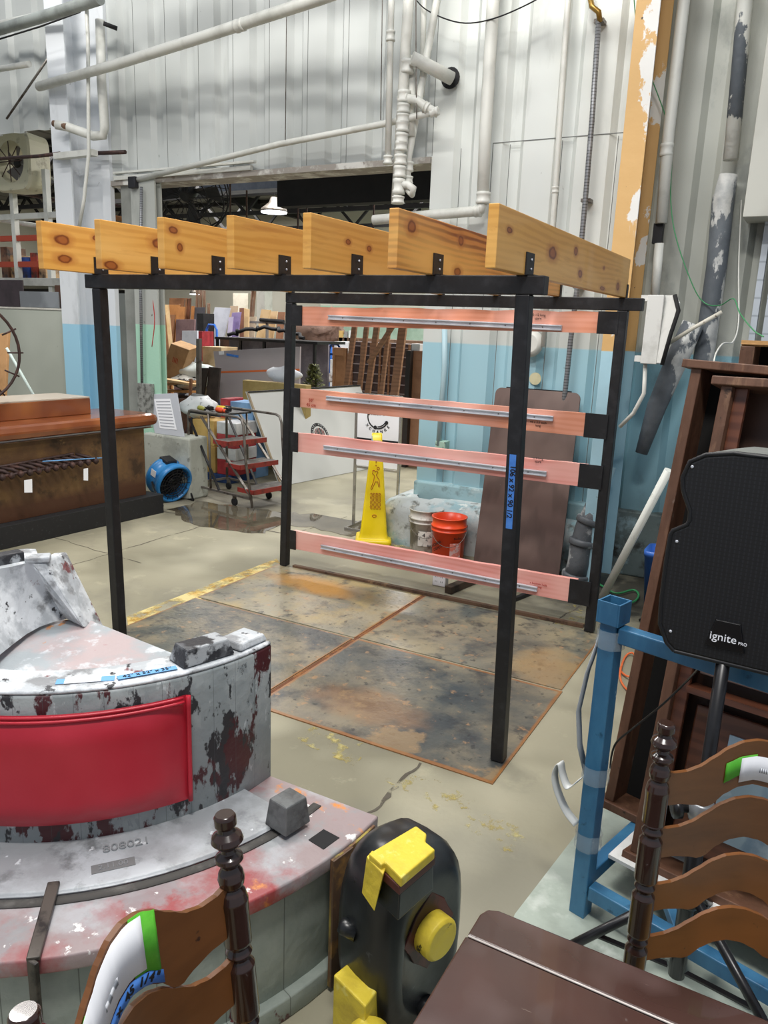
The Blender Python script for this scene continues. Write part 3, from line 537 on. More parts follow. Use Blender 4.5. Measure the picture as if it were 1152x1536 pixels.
def chair(P, du, fr_, rake, label, tape, w=.42, zk=1.):
    """P: left/right post top; du: unit vector towards the other post; fr_: towards the seat front"""
    P = V((P[0], P[1], 0)); du = V(du).normalized(); fw = V(fr_).normalized()
    c = thing('ladderback_chair', label, 'chair', P+du*w*.5)
    def pt(u, z, b=0.): return P+du*u-fw*(rake*(z-.45) if z > .45 else 0)+Z*z-fw*b+fw*(rake*.7)
    for s in (0, w):
        prof = FIN+[(.022, .93), (.015, .922), (.021, .912), (.015, .902), (.023, .89), (.023, .80), (.015, .792), (.021, .782), (.015, .772), (.023, .76), (.023, .67), (.015, .662), (.021, .652), (.015, .642), (.023, .63), (.023, .55), (.015, .54), (.022, .52), (.023, .40), (.022, .1), (.014, .0)]
        pr2 = []
        for (r0, z0), (r1, z1) in zip(prof, prof[1:]):
            pr2.append((r0, z0)); L_ = z0-z1
            if L_ > .005: pr2 += [(r0+(r1-r0)*.12, z0-L_*.12 if L_ < .03 else z0-.003), (r1-(r1-r0)*.12, z1+L_*.12 if L_ < .03 else z1+.003)]
        prof = pr2+[prof[-1]]
        m = MB(); m.tube([pt(s, z) for r, z in prof], [r for r, z in prof], 20); m.build('back_post', mCh, c)
    top = [(0, .038), (.1, .032), (.25, .031), (.4, .038), (.55, .055), (.7, .074), (.85, .086), (1, .09)]
    bot = [(0, -.038), (.2, -.040), (.4, -.048), (.52, -.056), (.6, -.05), (.7, -.03), (.85, -.014), (1, -.008)]
    def ev(T, u):
        u = 1-abs(1-2*u)
        for (a, p), (b, q) in zip(T, T[1:]):
            if u <= b: t = (u-a)/(b-a); t = t*t*(3-2*t)*.5+t*.5; return p+(q-p)*t
        return T[-1][1]
    slats = []; ZC = (1.005, .882, .753, .628) if zk == 1 else (.993, .872, .75, .628)
    for i, zc in enumerate(ZC):
        sc = (1-.06*i)*zk; rowsF = []; N_ = 40; m = MB(); fr1 = []; bk1 = []
        for j in range(N_+1):
            u = j/N_; uu = .012+(w-.024)*u; b = .038*math.sin(math.pi*u)
            zt = zc+ev(top, u)*sc; zb = zc+ev(bot, u)*sc
            fr1.append([pt(uu, zb+(zt-zb)*k/4, b) for k in range(5)]); bk1.append([pt(uu, zb+(zt-zb)*k/4, b+.009) for k in range(5)])
        m.grid(fr1, True); m.grid(bk1, True)
        m.grid([[r[0] for r in fr1], [r[0] for r in bk1]], False); m.grid([[r[4] for r in fr1], [r[4] for r in bk1]], False); m.grid([fr1[0], bk1[0]], False); m.grid([fr1[-1], bk1[-1]], False)
        slats.append(m.build('slat', mSl, c)); 
    zc = ZC[0]
    def onslat(u, v, off):   # point on the side of the top slat that faces the camera
        uu = .012+(w-.024)*u; b = .038*math.sin(math.pi*u); s_ = tape[0]
        return pt(uu, v, b+(.009+off if s_ > 0 else -off))
    def patch(u0, u1, v0, v1, off, nm, mt, lb=None, shear=0.):
        # v as fraction between bottom and top edges
        R_ = []
        for j in range(13):
            u = u0+(u1-u0)*j/12; zt = zc+ev(top, u)*zk; zb = zc+ev(bot, u)*zk; R_.append([onslat(u, zb+(zt-zb)*v0(u), off), onslat(u, zb+(zt-zb)*v1(u), off)])
        return MB().grid(R_).build(nm, mt, slats[0], solid=.0006, label=lb)
    for nm, mt, u0, u1, a, b, off, lb in tape[1]: patch(u0, u1, (lambda u, a=a: a(u) if callable(a) else a), (lambda u, b=b: b(u) if callable(b) else b), off, nm, mt, lb)
    if tape[2]: # handwriting along the blue tape
        for body, u, v, sz in tape[2]:
            for ci, ch_ in enumerate(body):
                if ch_ == ' ': continue
                uc = u+.30-ci*(.60/len(body)); 
                def sp_(q): a_ = zc+ev(bot, q)*zk; return onslat(q, a_+(zc+ev(top, q)*zk-a_)*v(q), .0022)
                o = sp_(uc); d = (sp_(uc-.02)-sp_(uc+.02)).normalized(); text(ch_, sz, o, d, fw.cross(d)*-1 if fw.cross(d).z < 0 else fw.cross(d), mInk, slats[0], 'handwriting', bold=.0004)
    # seat, legs, rungs
    st = [(-.01, .0), (w+.01, .0), (w+.05, .40), (-.05, .40)]
    poly = [P+du*a+fw*b+Z*.425 for a, b in st]; MB().hexa(poly, [p+Z*.03 for p in poly]).build('seat', M('woven rush seat', 'b08a55', [('lines', '8a6a3c', .35, .45, .012, 0)], rough=.8), c, .01)
    for a, b in ((-.03, .38), (w+.03, .38)): MB().tube([P+du*a+fw*b+Z*z for z in (0, .1, .2, .4, .44)], [.012, .018, .021, .02, .02], 14).build('leg', mCh, c)
    for z, a, b in ((.22, (-.03, .38), (w+.03, .38)), (.18, (0, 0), (-.03, .38)), (.18, (w, 0), (w+.03, .38)), (.2, (0, 0), (w, 0))):
        MB().tube([P+du*a[0]+fw*a[1]+Z*z, lerp(P+du*a[0]+fw*a[1]+Z*z, P+du*b[0]+fw*b[1]+Z*z, .5), P+du*b[0]+fw*b[1]+Z*z], [.009, .014, .009], 10).build('rung', mCh, c)
    return c
c1 = (2.74, -2.22)
lab_bot = lambda u: .16+.0*u
tapeL = (-1, [('tape', mBlueTape, .34, 1.0, 0.02, .2, .001, 'strip of blue tape with handwritten sizes'), ('tape', mGrn, .35, .48, .2, 1.02, .0015, 'green tape'), ('tape', mGrn, .76, .88, .2, .98, .0015, 'green tape'),
             ('paper_tag', mWhite, .42, .80, .24, .98, .0022, 'white printed price tag'), ('barcode', mBarc, .57, .65, .42, .52, .0027, None)],
         [('20 1/4" x 21" x 45 1/4"', .65, lambda u: .11, .019)], True)
chair(c1, (.12, -1, 0), (1, .12, 0), .10, 'dark ladderback chair beside the painted bench with green and blue tape on its top slat', tapeL, .38, 1.12)
c2 = gz(1000, 1084, 1.15)
tapeR = (-1, [('tape', mGrn, .34, .50, .28, .70, .0015, 'green tape'), ('paper_tag', mWhite, .42, .72, .12, .66, .0022, 'white printed price tag'), ('barcode', mBarc, .52, .64, .30, .4, .0027, None)], [], False)
chair((c2.x, c2.y), (.86, .5, 0), (.5, -.86, 0), .0, 'dark ladderback chair behind the scratched table with a white tag taped on green', tapeR)
# ================================================================ blue steel cart with dark oak cabinets on it
mBl = M('blue painted steel', '2a5f84', [('noise', '3f779b', .45, .65, 5, (1, 1, .4)), ('noise', '1d4560', .62, .7, 12), ('noise', '9db4c0', .72, .75, 22)], rough=.4, bump=.05)
rk = V((2.99, -.74, 0)); ru = V((.965, -.26, 0)).normalized(); rn = V((.26, .965, 0)).normalized()
cart = thing('blue_steel_cart', 'blue square tube steel cart carrying the tall oak cabinet carcasses', 'cart', rk+ru*.5+rn*.4)
def rp(a, b, z): return rk+ru*a+rn*b+Z*z
for a, b in ((0, 0), (1.15, 0), (0, .85), (1.15, .85)):
    h = 1.05 if b == 0 else .16
    MB().bar(rp(a, b, 0), rp(a, b, h), .055, .055, ru).build('post', mBl, cart, .004)
cp = MB(); 
for dx, dy in ((-.034, 0), (.034, 0)): cp.bar(rp(dx, dy, 1.03), rp(dx, dy, 1.10), .006, .074, rn)
for dx, dy in ((0, -.034), (0, .034)): cp.bar(rp(dx, dy, 1.03), rp(dx, dy, 1.10), .062, .006, rn)
cp.build('socket_cap', mBl, cart, .001, label='open square socket')
MB().bar(rp(.03, 0, 1.0), rp(1.12, 0, 1.0), .045, .05).build('rail', mBl, cart, .004)
MB().bar(rp(.03, 0, .10), rp(1.12, 0, .10), .045, .05).build('rail', mBl, cart, .004)
MB().bar(rp(0, .03, .13), rp(0, .82, .13), .045, .05).build('rail', mBl, cart, .004)
MB().bar(rp(.03, .85, .13), rp(1.12, .85, .13), .045, .05).build('rail', mBl, cart, .004)
MB().bar(rp(.12, .25, .13), rp(.32, .02, .1), .03, .035).build('brace', mBl, cart, .003)
mPlas = M('clear wrap', 'b5c3cc', rough=.1, alpha=.35)
for z in (.98, .52, .28):
    MB().lathe2(rp(0, 0, z), [(.043, -.03), (.045, -.01), (.042, .01), (.044, .03)], 9).build('plastic_wrap', mPlas, cart)
mStrap = M('grey webbing strap', 'a9aeb2', rough=.7)
MB().grid([[rp(-.035, -.01, z)+RT*-x, rp(-.035, .02, z)+RT*-x] for z, x in ((.98, .0), (.85, .03), (.72, .045), (.6, .03), (.5, 0.))]).build('strap', mStrap, cart, solid=.002)
wsp = smooth([rp(-.03, -.03, .5), rp(-.06, -.05, .46), rp(-.085, -.05, .49), rp(-.10, -.05, .53), rp(-.115, -.05, .49), rp(-.105, -.05, .44), rp(-.07, -.04, .37), rp(-.03, -.03, .33)])
MB().grid([[p-rn*.018, p+rn*.018] for p in wsp]).build('strap_end', M('white strap end', 'cfd2d0', rough=.6), cart, solid=.003)
# white deck board on the cart
mOak = M('dark oak', '4d3326', [('grain', '35211a', .3, .9, 3, (2.0, .4, .3), .7), ('noise', '6c4a35', .55, .7, 6, (1, 1, .2)), ('noise', '8a7464', .68, .76, 14, (1, 1, .3), .7)], rough=.45, bump=.05)
mOakL = M('raw brown oak edge', '6a4a38', [('noise', '543828', .42, .6, 5, (2.5, 2.5, .3)), ('noise', '8b6a50', .58, .72, 7, (2, 2, .35)), ('noise', '8f8178', .68, .74, 9, (1, 1, .4)), ('noise', '2e1e16', .66, .72, 16)], rough=.55, bump=.08)
mOakR = M('reddish oak panel', '6a3f2c', [('grain', '4e2c1f', .3, .9, 4, (.5, .5, 2.), .7), ('soft', '7d4e38', .5, .7, 4)], rough=.35, coat=.2)
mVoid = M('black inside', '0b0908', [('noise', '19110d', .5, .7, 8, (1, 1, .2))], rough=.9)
MB().hexa([rp(.02, .12, .155), rp(1.1, .12, .155), rp(1.1, .80, .155), rp(.02, .80, .155)], [rp(.02, .12, .168), rp(1.1, .12, .168), rp(1.1, .80, .168), rp(.02, .80, .168)]).build('deck_board', M('white deck board', 'd6d8d6', [('noise', 'b4b6b3', .5, .7, 5)], rough=.5), cart)
def oak_case(name, O, T, u, wd, dep, label, kind):
    O = V(O); T = V(T); w_ = (T-O); H_ = w_.length; w_.normalize(); u = V(u).normalized(); u = (u-w_*u.dot(w_)).normalized(); n_ = w_.cross(u); n_ = n_ if n_.y > 0 else -n_
    c = thing(name, label, 'cabinet', O+u*(wd/2))
    def q(a, b, d): return O+u*a+w_*b+n_*d
    def pl(a0, a1, b0, b1, d0, d1): return MB().hexa([q(a0, b0, d0), q(a1, b0, d0), q(a1, b0, d1), q(a0, b0, d1)], [q(a0, b1, d0), q(a1, b1, d0), q(a1, b1, d1), q(a0, b1, d1)])
    pl(0, .035, .02, H_, 0, dep).build('side_panel', mOakL, c, .003); pl(wd-.035, wd, .02, H_, 0, dep).build('side_panel', mOakL, c, .003)
    pl(-.03, wd+.03, H_, H_+.028, -.015, dep).build('top_board', mOakL, c, .003, label='raw edged top board'); pl(-.02, wd+.02, -.01, .02, -.015, dep).build('bottom_board', mOakL, c, .003)
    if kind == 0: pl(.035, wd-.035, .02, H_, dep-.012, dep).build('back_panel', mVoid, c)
    else:
        pl(.035, wd-.035, .02, H_, dep-.012, dep).build('back_panel', mOak, c)
        pl(.035, .075, .02, H_, .03, .05).build('face_stile', mOakR, c, .003); pl(wd-.075, wd-.035, .02, H_, .03, .05).build('face_stile', mOakR, c, .003)
        d1 = pl(.10, .50, .62, H_-.18, .055, .075); 
        MB().hexa([q(.075, .60, -.0), q(wd-.075, .60, -.0), q(wd-.075, .60, .09), q(.075, .60, .09)], [q(.075, .62, .0), q(wd-.075, .62, .0), q(wd-.075, .62, .09), q(.075, .62, .09)]).build('shelf', mOakR, c)
        dr = MB()
        for a0, a1, b0, b1 in ((.09, .17, .66, H_-.22), (.45, .53, .66, H_-.22), (.17, .45, H_-.32, H_-.22), (.17, .45, .66, .78)): dr.hexa([q(a0, b0, .06), q(a1, b0, .06), q(a1, b0, .085), q(a0, b0, .085)], [q(a0, b1, .06), q(a1, b1, .06), q(a1, b1, .085), q(a0, b1, .085)])
        dr = dr.build('glazed_door', M('greyed oak door', '7d6a63', [('grain', '5f4c44', .3, .9, 4, (.5, .5, 2.), .7)], rough=.45), c, .003, label='greyish oak glazed door')
        mGl = M('old glass', '8fa6b5', [('noise', 'c3d0da', .55, .7, 5)], rough=.08, spec=.8, metal=.2)
        pl(.17, .45, .78, H_-.32, .068, .074).build('glass_pane', mGl, dr)
        bars = MB()
        for k in range(1, 4): b = .78+(H_-.32-.78)*k/4; bars.hexa([q(.17, b-.006, .062), q(.45, b-.006, .062), q(.45, b-.006, .07), q(.17, b-.006, .07)], [q(.17, b+.006, .062), q(.45, b+.006, .062), q(.45, b+.006, .07), q(.17, b+.006, .07)])
        bars.build('glazing_bar', M('lead came', 'aab0b5', rough=.3, metal=.6), dr)
        lo = pl(.10, wd-.10, .08, .56, .06, .085).build('lower_panel', mOakR, c, .006)
        pl(.22, wd-.2, .16, .5, .05, .06).build('glass_pane', mGl, lo)
    return c
CB = V((0, 0, .155-.1))
A_O = gz(905, 1205, .168); A_T = gz(1037, 552, 1.775); B_O = gz(943, 1285, .168); B_T = gz(1082, 578, 1.73)
oak_case('oak_cabinet_carcass', A_O, (A_T.x, A_T.y, 1.775), (.965, -.22, 0), .95, .13, 'dark empty oak cabinet carcass leaning back on the blue cart, the rear one of two', 0)
oak_case('oak_cabinet_carcass', B_O, (B_T.x, B_T.y, 1.73), (.965, -.22, 0), .95, .15, 'oak cabinet carcass with glazed door leaning on the blue cart, the front one', 1)
# third case lying behind, its raw top at the right edge
g0 = gy(1112, 512, .9); 
t3 = thing('oak_cabinet_carcass', 'dark oak cabinet with a splintered top edge behind the two leaning carcasses', 'cabinet', (g0.x+.4, 1.05, 0))
MB().box(g0.x+.0, g0.x+.8, .9, .93, g0.z-.012, g0.z+.006).box(g0.x, g0.x+.8, .93, 1.3, g0.z-.02, g0.z-.0).build('top_board', M('splintered raw wood', 'c99a63', [('noise', '8a5a34', .5, .62, 8, (.4, 1, 3))], rough=.7, bump=.3), t3, label='splintered light wooden top board')
MB().box(g0.x, g0.x+.06, .9, 1.3, 0, g0.z-.02).build('side_panel', mOakL, t3, .003); MB().box(g0.x+.74, g0.x+.8, .9, 1.3, 0, g0.z-.02).build('side_panel', mOakL, t3, .003)
MB().box(g0.x+.06, g0.x+.74, 1.27, 1.3, 0, g0.z-.02).build('back_panel', mVoid, t3)
# ================================================================ loudspeaker on its stand
mSp = M('black speaker grille', '121317', [('noise', '1f2126', .45, .6, 6)], rough=.65)
mSc = M('grey speaker case', '6d706c', [('noise', '5b5e5a', .5, .7, 40)], rough=.7, bump=.1, bscale=120)
sp = gt(1086, 985, 2.0); sp.z = 0; sn = (V((CAM.x, CAM.y, 0))-sp).normalized(); sn = (sn+V((-.12, 0, 0))).normalized(); su = V((-sn.y, sn.x, 0))
spk = thing('loudspeaker', 'black powered loudspeaker with a curved top on the tripod stand', 'speaker', sp+Z*(gt(1086, 985, 2.0).z-.015))
SPZ = gt(1086, 985, 2.0).z-.015
def sq(a, z, d=0.): return sp+su*(a*.9)+Z*(SPZ+z*.94)+sn*d
outl = [(-.135, 0), (-.16, .02), (-.185, .07), (-.19, .14), (-.19, .26), (-.187, .335), (-.182, .348), (-.146, .37), (-.14, .385), (-.142, .41), (-.162, .45), (-.17, .47), (-.174, .50), (-.16, .545), (-.12, .568), (-.05, .58), (.05, .58)]
outl = outl+[(-a, z) for a, z in outl[::-1]][1:]
outl = [(a, z) for a, z in outl]
MB().hexa([sq(a*.72, .02+z*.94, -.26) for a, z in outl], [sq(a, z, 0) for a, z in outl]).build('case', mSc, spk, .012, label='dark grey plastic case')
MB().hexa([sq(a, z, 0) for a, z in outl], [sq(a*.97, .29+(z-.29)*.975, .016) for a, z in outl]).build('grille', None or M('speaker grille', '0d0e12', [('lines', '1b1d22', .30, .42, .011, 0), ('lines', '0a0a0d', .30, .42, .0105, 2), ('spot', '1a1c24', (0, 0), (.001, .001), 1)], rough=.6, bump=.0), spk, .006, label='black honeycomb grille')
MB().tube([sq(a*.99, .29+(z-.29)*.99, .012) for a, z in outl+[outl[0]]], .006, 8, False).build('trim_ring', M('black rubber', '0f1013', rough=.5), spk)
bd = MB().hexa([sq(-.054, .045, .016), sq(.054, .045, .016), sq(.034, .125, .016), sq(-.034, .125, .016)], [sq(-.052, .047, .021), sq(.052, .047, .021), sq(.032, .123, .021), sq(-.032, .123, .021)]).build('badge', M('badge black', '0b0b0d', rough=.3), spk, .001)
sright = su if su.dot(RT) > 0 else -su
text('ignite', .030, sq(0, .078, .0235)-sright*.006, sright, Z, M('badge lettering', 'e6e8ee', rough=.4, emit=('e6e8ee', .15)), bd, 'lettering'); text('PRO', .011, sq(0, .072, .0235)+sright*.041, sright, Z, MC['badge lettering'], bd, 'lettering')
for a, z in ((-.15, .53), (.15, .53), (-.165, .32), (.165, .32), (-.15, .06), (.15, .04)):
    MB().lathe(sq(a, z, .016), [(.004, 0), (.004, .002), (.002, .003)], 8, sn).build('screw', mChrome, spk)
mStd = M('black stand tube', '141416', [('noise', '232327', .5, .7, 10)], rough=.3)
st = thing('speaker_stand', 'black tripod stand holding up the loudspeaker', 'speaker stand', sp)
MB().tube([sp+Z*.1, sp-sn*.1*0+Z*(SPZ+.0)], .0175, 16).build('pole', mStd, st); MB().tube([sp+Z*.09, sp+Z*.62], .023, 16).build('pole_sleeve', mStd, st)
MB().lathe(sp+Z*.60, [(.03, 0), (.033, .01), (.033, .05), (.028, .055)], 18).build('collar', M('grey collar', '8d9093', rough=.3, metal=.5), st)
MB().lathe(sp+Z*.625-su*.02, [(.012, 0), (.012, .03), (.028, .035), (.028, .055), (.012, .06)], 12, -RT).build('knob', mStd, st)
MB().lathe(sp+Z*.33, [(.032, 0), (.036, .01), (.036, .05), (.03, .06)], 18).build('hub', mStd, st)
for ang in (math.radians(200), math.radians(330), math.radians(80)):
    d = V((math.cos(ang), math.sin(ang), 0)); 
    lg = MB().tube([sp+d*.03+Z*.36, sp+d*.44+Z*.018], .014, 12).build('leg', mStd, st); MB().tube([sp+d*.42+Z*.034, sp+d*.465+Z*.012], .018, 10).build('rubber_foot', mStd, lg)
    MB().bar(sp+d*.03+Z*.12, sp+d*.24+Z*.185, .018, .006).build('brace', mStd, st)
cabp = [gt(1088, 985, 2.18), gt(1060, 985, 2.2), gt(1030, 1022, 2.35), gt(990, 1062, 2.5), gt(945, 1095, 2.65), gt(925, 1115, 2.72), gt(918, 1150, 2.75), gt(914, 1158, 2.76)]
cabp = [sq(-.0, .02, -.2)]+[gt(1058, 992, 2.25), gt(1030, 1022, 2.4), gt(990, 1060, 2.5), gt(950, 1092, 2.6), gt(926, 1112, 2.66), gt(918, 1130, 2.68), gt(915, 1152, 2.7)]
tag(MB().tube(smooth(cabp), .0035, 8).build('speaker_cable', mStd), 'thin black cable hanging from the loudspeaker across the oak cabinets', 'cable')
# ================================================================ right part of the wall: column, pipes, box
mCol = M('peeling column paint', 'cfd2cf', [('noise', 'c9a877', .47, .50, 1.7, (1, 1, .45)), ('noise', 'd9dad6', .56, .585, 3.2, (1, 1, .5)), ('noise', '8c4a3a', .68, .70, 9), ('zlow', 'a2c8d6', 1.72, .01), ('noise', '000000', 1, 2, 1)], rough=.6, bump=.25, bscale=9)
mCol2 = M('blue column paint', 'a6cbd8', [('noise', 'b9c9b9', .55, .6, 2.5, (1, 1, .5)), ('noise', '4d4a42', .685, .70, 15), ('noise', 'cdb98c', .64, .68, 3)], rough=.55, bump=.15)
q0 = gy(868, 890, 2.7).x; q1 = gy(900, 890, 2.7).x
colm = MB(); colm.world = True
colm.box(2.035, 2.19, 2.70, 2.715, 0, 6.4).box(2.10, 2.112, 2.715, 3.1, 0, 6.4).box(2.035, 2.19, 3.1, 3.115, 0, 6.4)
struct(colm, 'trim_7', M('column', 'd6d8d5', [('noise', 'cda66c', .36, .40, 1.4, (2.2, 1, .5)), ('noise', 'dcdcd8', .55, .565, 3.2, (1, 1, .7)), ('noise', '7a4636', .68, .70, 7, (1, 1, .6)), ('zlow', 'a2c8d6', 1.76, .004), ('noise', 'c9b78e', .645, .66, 2.1, (1, 1, .4), .6), ('noise', '3f3d38', .70, .71, 16)], rough=.6, bump=.25, bscale=9), .002)
def pipe(name, pts, r, mt, label, cat, group=None, cpl=(), n=14):
    pts = [V(p) for p in pts]
    if n == 6: pts = smooth(pts)
    if not cpl: return tag(MB().tube(pts, r, n).build(name, mt), label, cat, group)
    t = thing(name, label, cat, pts[-1] if pts[-1].z < pts[0].z else pts[0], group)
    MB().tube(pts, r, n).build('pipe_run', mt, t)
    for a, b, k in cpl:
        d = (V(b)-V(a)).normalized(); L_ = (V(b)-V(a)).length; MB().lathe(a, [(r*1.0, 0), (r*k, .004), (r*k, L_*.25), (r*(1+(k-1)*.6), L_*.3), (r*(1+(k-1)*.6), L_*.7), (r*k, L_*.75), (r*k, L_-.004), (r, L_)], n, d).build('coupling', mt, t)
    return t
mFlk = M('flaking pipe lagging', 'c9cbc5', [('noise', '555c63', .52, .535, 2.4, (1, 1, .6))], rough=.6, bump=.4, bscale=12)
mDkP = M('dark wrapped pipe', '53595f', [('noise', 'c9cac6', .56, .575, 2.2, (1, 1, .5)), ('noise', '6c7379', .45, .7, 3)], rough=.6, bump=.3, bscale=14)
pipe('wrapped_pipe', [gy(1118, 0, 3.08)+Z*1.5, gy(1118, 0, 3.08), gy(1096, 240, 3.08)], .05, mFlk, 'large pipe with flaking white wrap at the top right of the wall', 'pipe')
pipe('wrapped_pipe', [gy(1093, 262, 3.08), gy(1085, 300, 3.08), gy(1075, 400, 3.08), gy(1055, 540, 3.08), gy(1040, 640, 3.08)], [.06, .075, .07, .072, .07], mDkP, 'dark grey pipe with torn wrapping behind the leaning cabinets', 'pipe')
pipe('downpipe', [gy(1026, 0, 3.0)+Z*1.6, gy(1026, 0, 3.0), gy(1003, 200, 3.0), gy(992, 335, 3.0)], .04, mPipe, 'white painted pipe running down beside the peeling column', 'pipe', cpl=[(gy(1001, 215, 3.0), gy(999, 235, 3.0), 1.15)])
pipe('downpipe', [gy(989, 365, 3.0), gy(982, 450, 3.0)], .032, mPipe, 'short white pipe stub above the open electrical box', 'pipe')
tag(MB().box(gy(986, 335, 3.02).x-.02, gy(986, 335, 3.02).x+.045, 3.0, 3.06, gy(986, 365, 3.0).z, gy(986, 335, 3.0).z).build('dark_sleeve', mInk), 'black sleeve in the white downpipe beside the column', 'sleeve')
# big duct pipe going down to the left from the strut (diagonal)
pipe('diagonal_duct', [gy(1040, 485, 2.95), gy(1015, 540, 2.95), gy(985, 610, 2.92), gy(962, 680, 2.9)], [.075, .08, .07, .045], mDkP, 'dark pipe with torn wrapping slanting down behind the electrical box', 'pipe')
pipe('support_arm', [gy(1083, 468, 2.8), gy(1040, 492, 2.78), gy(1003, 515, 2.76)], .014, M('cream iron', 'c8c4b6', [('noise', '6b5a48', .6, .68, 20)], rough=.5), 'cream painted iron arm across the torn pipes', 'bracket')
# electrical box on the column with its lid hanging open
eb = thing('electrical_box', 'open white electrical box hanging on the peeling column', 'electrical box', (2.4, 2.62, 1.66))
mBx = M('white box paint', 'd3d4d0', [('noise', 'b2b3ad', .5, .7, 5), ('noise', '4a4640', .70, .72, 18)], rough=.45)
e0 = gy(962, 545, 2.6); e1 = gy(998, 443, 2.6)
MB().box(e0.x, e1.x, 2.56, 2.69, e0.z, e1.z).build('box_body', mBx, eb, .004)
p_ = [V((e1.x, 2.56, e0.z+.01)), V((e1.x+.04, 2.50, e0.z+.01)), V((e1.x+.10, 2.52, e1.z-.05)), V((e1.x+.06, 2.56, e1.z)), V((e1.x, 2.60, e1.z))]
MB().hexa(p_, [p+V((.012, .02, 0)) for p in p_]).build('lid', mBx, eb, .002)
MB().tube([V((e1.x+.05, 2.49, e0.z)), V((e1.x+.08, 2.50, e0.z+.2)), V((e1.x+.11, 2.51, e1.z-.1)), V((e1.x+.07, 2.54, e1.z))], .014, 8).build('gasket', mDark, eb)
for z in (e0.z+.03, e1.z-.02): MB().box(e0.x-.05, e0.x, 2.60, 2.70, z-.02, z+.02).build('hinge', mBx, eb)
pipe('box_conduit', [gy(968, 545, 2.62), gy(966, 590, 2.62), gy(950, 620, 2.65), gy(930, 640, 2.7)], .014, mPipe, 'short conduit below the electrical box', 'conduit')
# thin wires
mGw = M('green wire', '3f8a5a', rough=.5)
pipe('green_wire', [gy(948, -40, 3.0), gy(955, 40, 3.0), gy(965, 85, 3.0), gy(1005, 200, 3.02), gy(1006, 300, 3.02), gy(1015, 360, 3.0), gy(1040, 430, 3.0), gy(1058, 455, 3.0), gy(1080, 458, 2.9), gy(1100, 448, 2.7), gy(1110, 470, 2.4), gy(1130, 495, 1.6), gy(1145, 505, 1.25)], .004, mGw, 'thin green wire drooping down the right wall', 'wire', n=6)
pipe('white_wire', [gy(1112, 300, 3.15), gy(1108, 400, 3.1), gy(1108, 480, 2.9), gy(1100, 512, 2.5), gy(1085, 515, 2.2), gy(1074, 530, 2.0), gy(1070, 548, 1.8)], .005, mPipe, 'thin white wire curving onto the rear oak carcass', 'wire', n=6)
pipe('black_wire', [gy(615, -12, 3.0), gy(640, 15, 3.0), (gy(690, 34, 3.0)), gy(740, 28, 3.0), gy(800, 2, 3.0), gy(830, -20, 3.0)], .005, mInk, 'thin black wire sagging across the top of the wall', 'wire', n=6)
# boxed duct and window at the far right edge
d0 = gy(1117, 330, 3.0)
tag(MB().box(d0.x, 4.4, 2.85, 3.18, d0.z, 6.3).build('wall_duct', M('cream duct', 'bcbdb4', [('soft', 'a9a99f', .45, .65, 2)], rough=.5), None, .004), 'cream boxed duct coming down the wall at the far right', 'duct')
w0 = gy(1120, 362, 3.15); w1 = gy(1118, 530, 3.15)
wn = MB(); wn.world = True
wn.box(d0.x+.12, d0.x+.16, 3.1, 3.18, 1.2, d0.z).box(d0.x+.2, d0.x+.9, 3.13, 3.17, 1.2, d0.z-.05)
struct(wn, 'window_1', M('grey slat glass', 'b8c0c8', [('lines', '8f979f', .42, .5, .12, 2)], rough=.4))
# white pvc pipe leaning, blue tub, cords
pipe('pvc_pipe', [gz(903, 897, .03)+V((0, 0, 0)), gy(1003, 705, 2.2)], .028, M('pvc white', 'dfe3dc', [('noise', 'b4b8b0', .6, .7, 6)], rough=.4), 'long white plastic pipe leaning between the blue column foot and the cabinets', 'pipe')
tbp = gz(990, 898, 0)
tub = thing('blue_tub', 'blue plastic tub on the floor behind the leaning cabinets', 'tub', (2.68, 2.62, 0))
mTb = M('blue plastic', '2f5fb5', [('soft', '3f74cc', .45, .7, 6)], rough=.35)
def rrect(cx, cy, hx, hy, r, z, k=5):
    o = []
    for sx, sy, a in ((1, 1, 0), (-1, 1, math.pi/2), (-1, -1, math.pi), (1, -1, 1.5*math.pi)):
        for i in range(k+1): t = a+math.pi/2*i/k; o.append(V((cx+sx*(hx-r)+r*math.cos(t), cy+sy*(hy-r)+r*math.sin(t), z)))
    return o
MB().grid([rrect(2.70, 2.62, hx, hy, .05, z) for hx, hy, z in ((.02, .02, .012), (.14, .10, .01), (.145, .105, .0), (.175, .13, .36), (.18, .135, .36), (.18, .135, .40), (.165, .12, .40), (.135, .095, .03), (.01, .01, .03))], True, True).build('tub_body', mTb, tub)
mOr = M('orange cord', 'e0703a', rough=.5)
oc = [gz(x, y, .01+.012*(i % 2)) for i, (x, y) in enumerate([(960, 975), (945, 958), (932, 965), (926, 985), (930, 1005), (945, 1015), (955, 1000), (950, 980), (938, 985), (930, 1010), (935, 1028), (950, 1040), (965, 1035), (985, 1010), (990, 985)])]
tag(MB().tube(smooth(oc), .006, 8).build('extension_cord', mOr), 'orange extension cord looped on the floor behind the blue cart post', 'cord')
hs = [gz(x, y, .02) for x, y in ((905, 900), (930, 905), (950, 903), (958, 893), (950, 885), (925, 890), (905, 880), (890, 870))]
tag(MB().tube(smooth(hs), .008, 8).build('garden_hose', M('green hose', '2f7a4a', rough=.4)), 'green hose coiled on the floor beside the blue tub', 'hose')
hb = [gz(x, y, .02+.01*(i % 2)) for i, (x, y) in enumerate([(960, 930), (975, 918), (995, 915), (1010, 925), (1000, 940), (975, 940), (962, 932), (980, 925), (1000, 928)])]
tag(MB().tube(smooth(hb), .01, 8).build('black_hose', mStd), 'coil of black cable on the floor behind the leaning cabinets', 'cable')
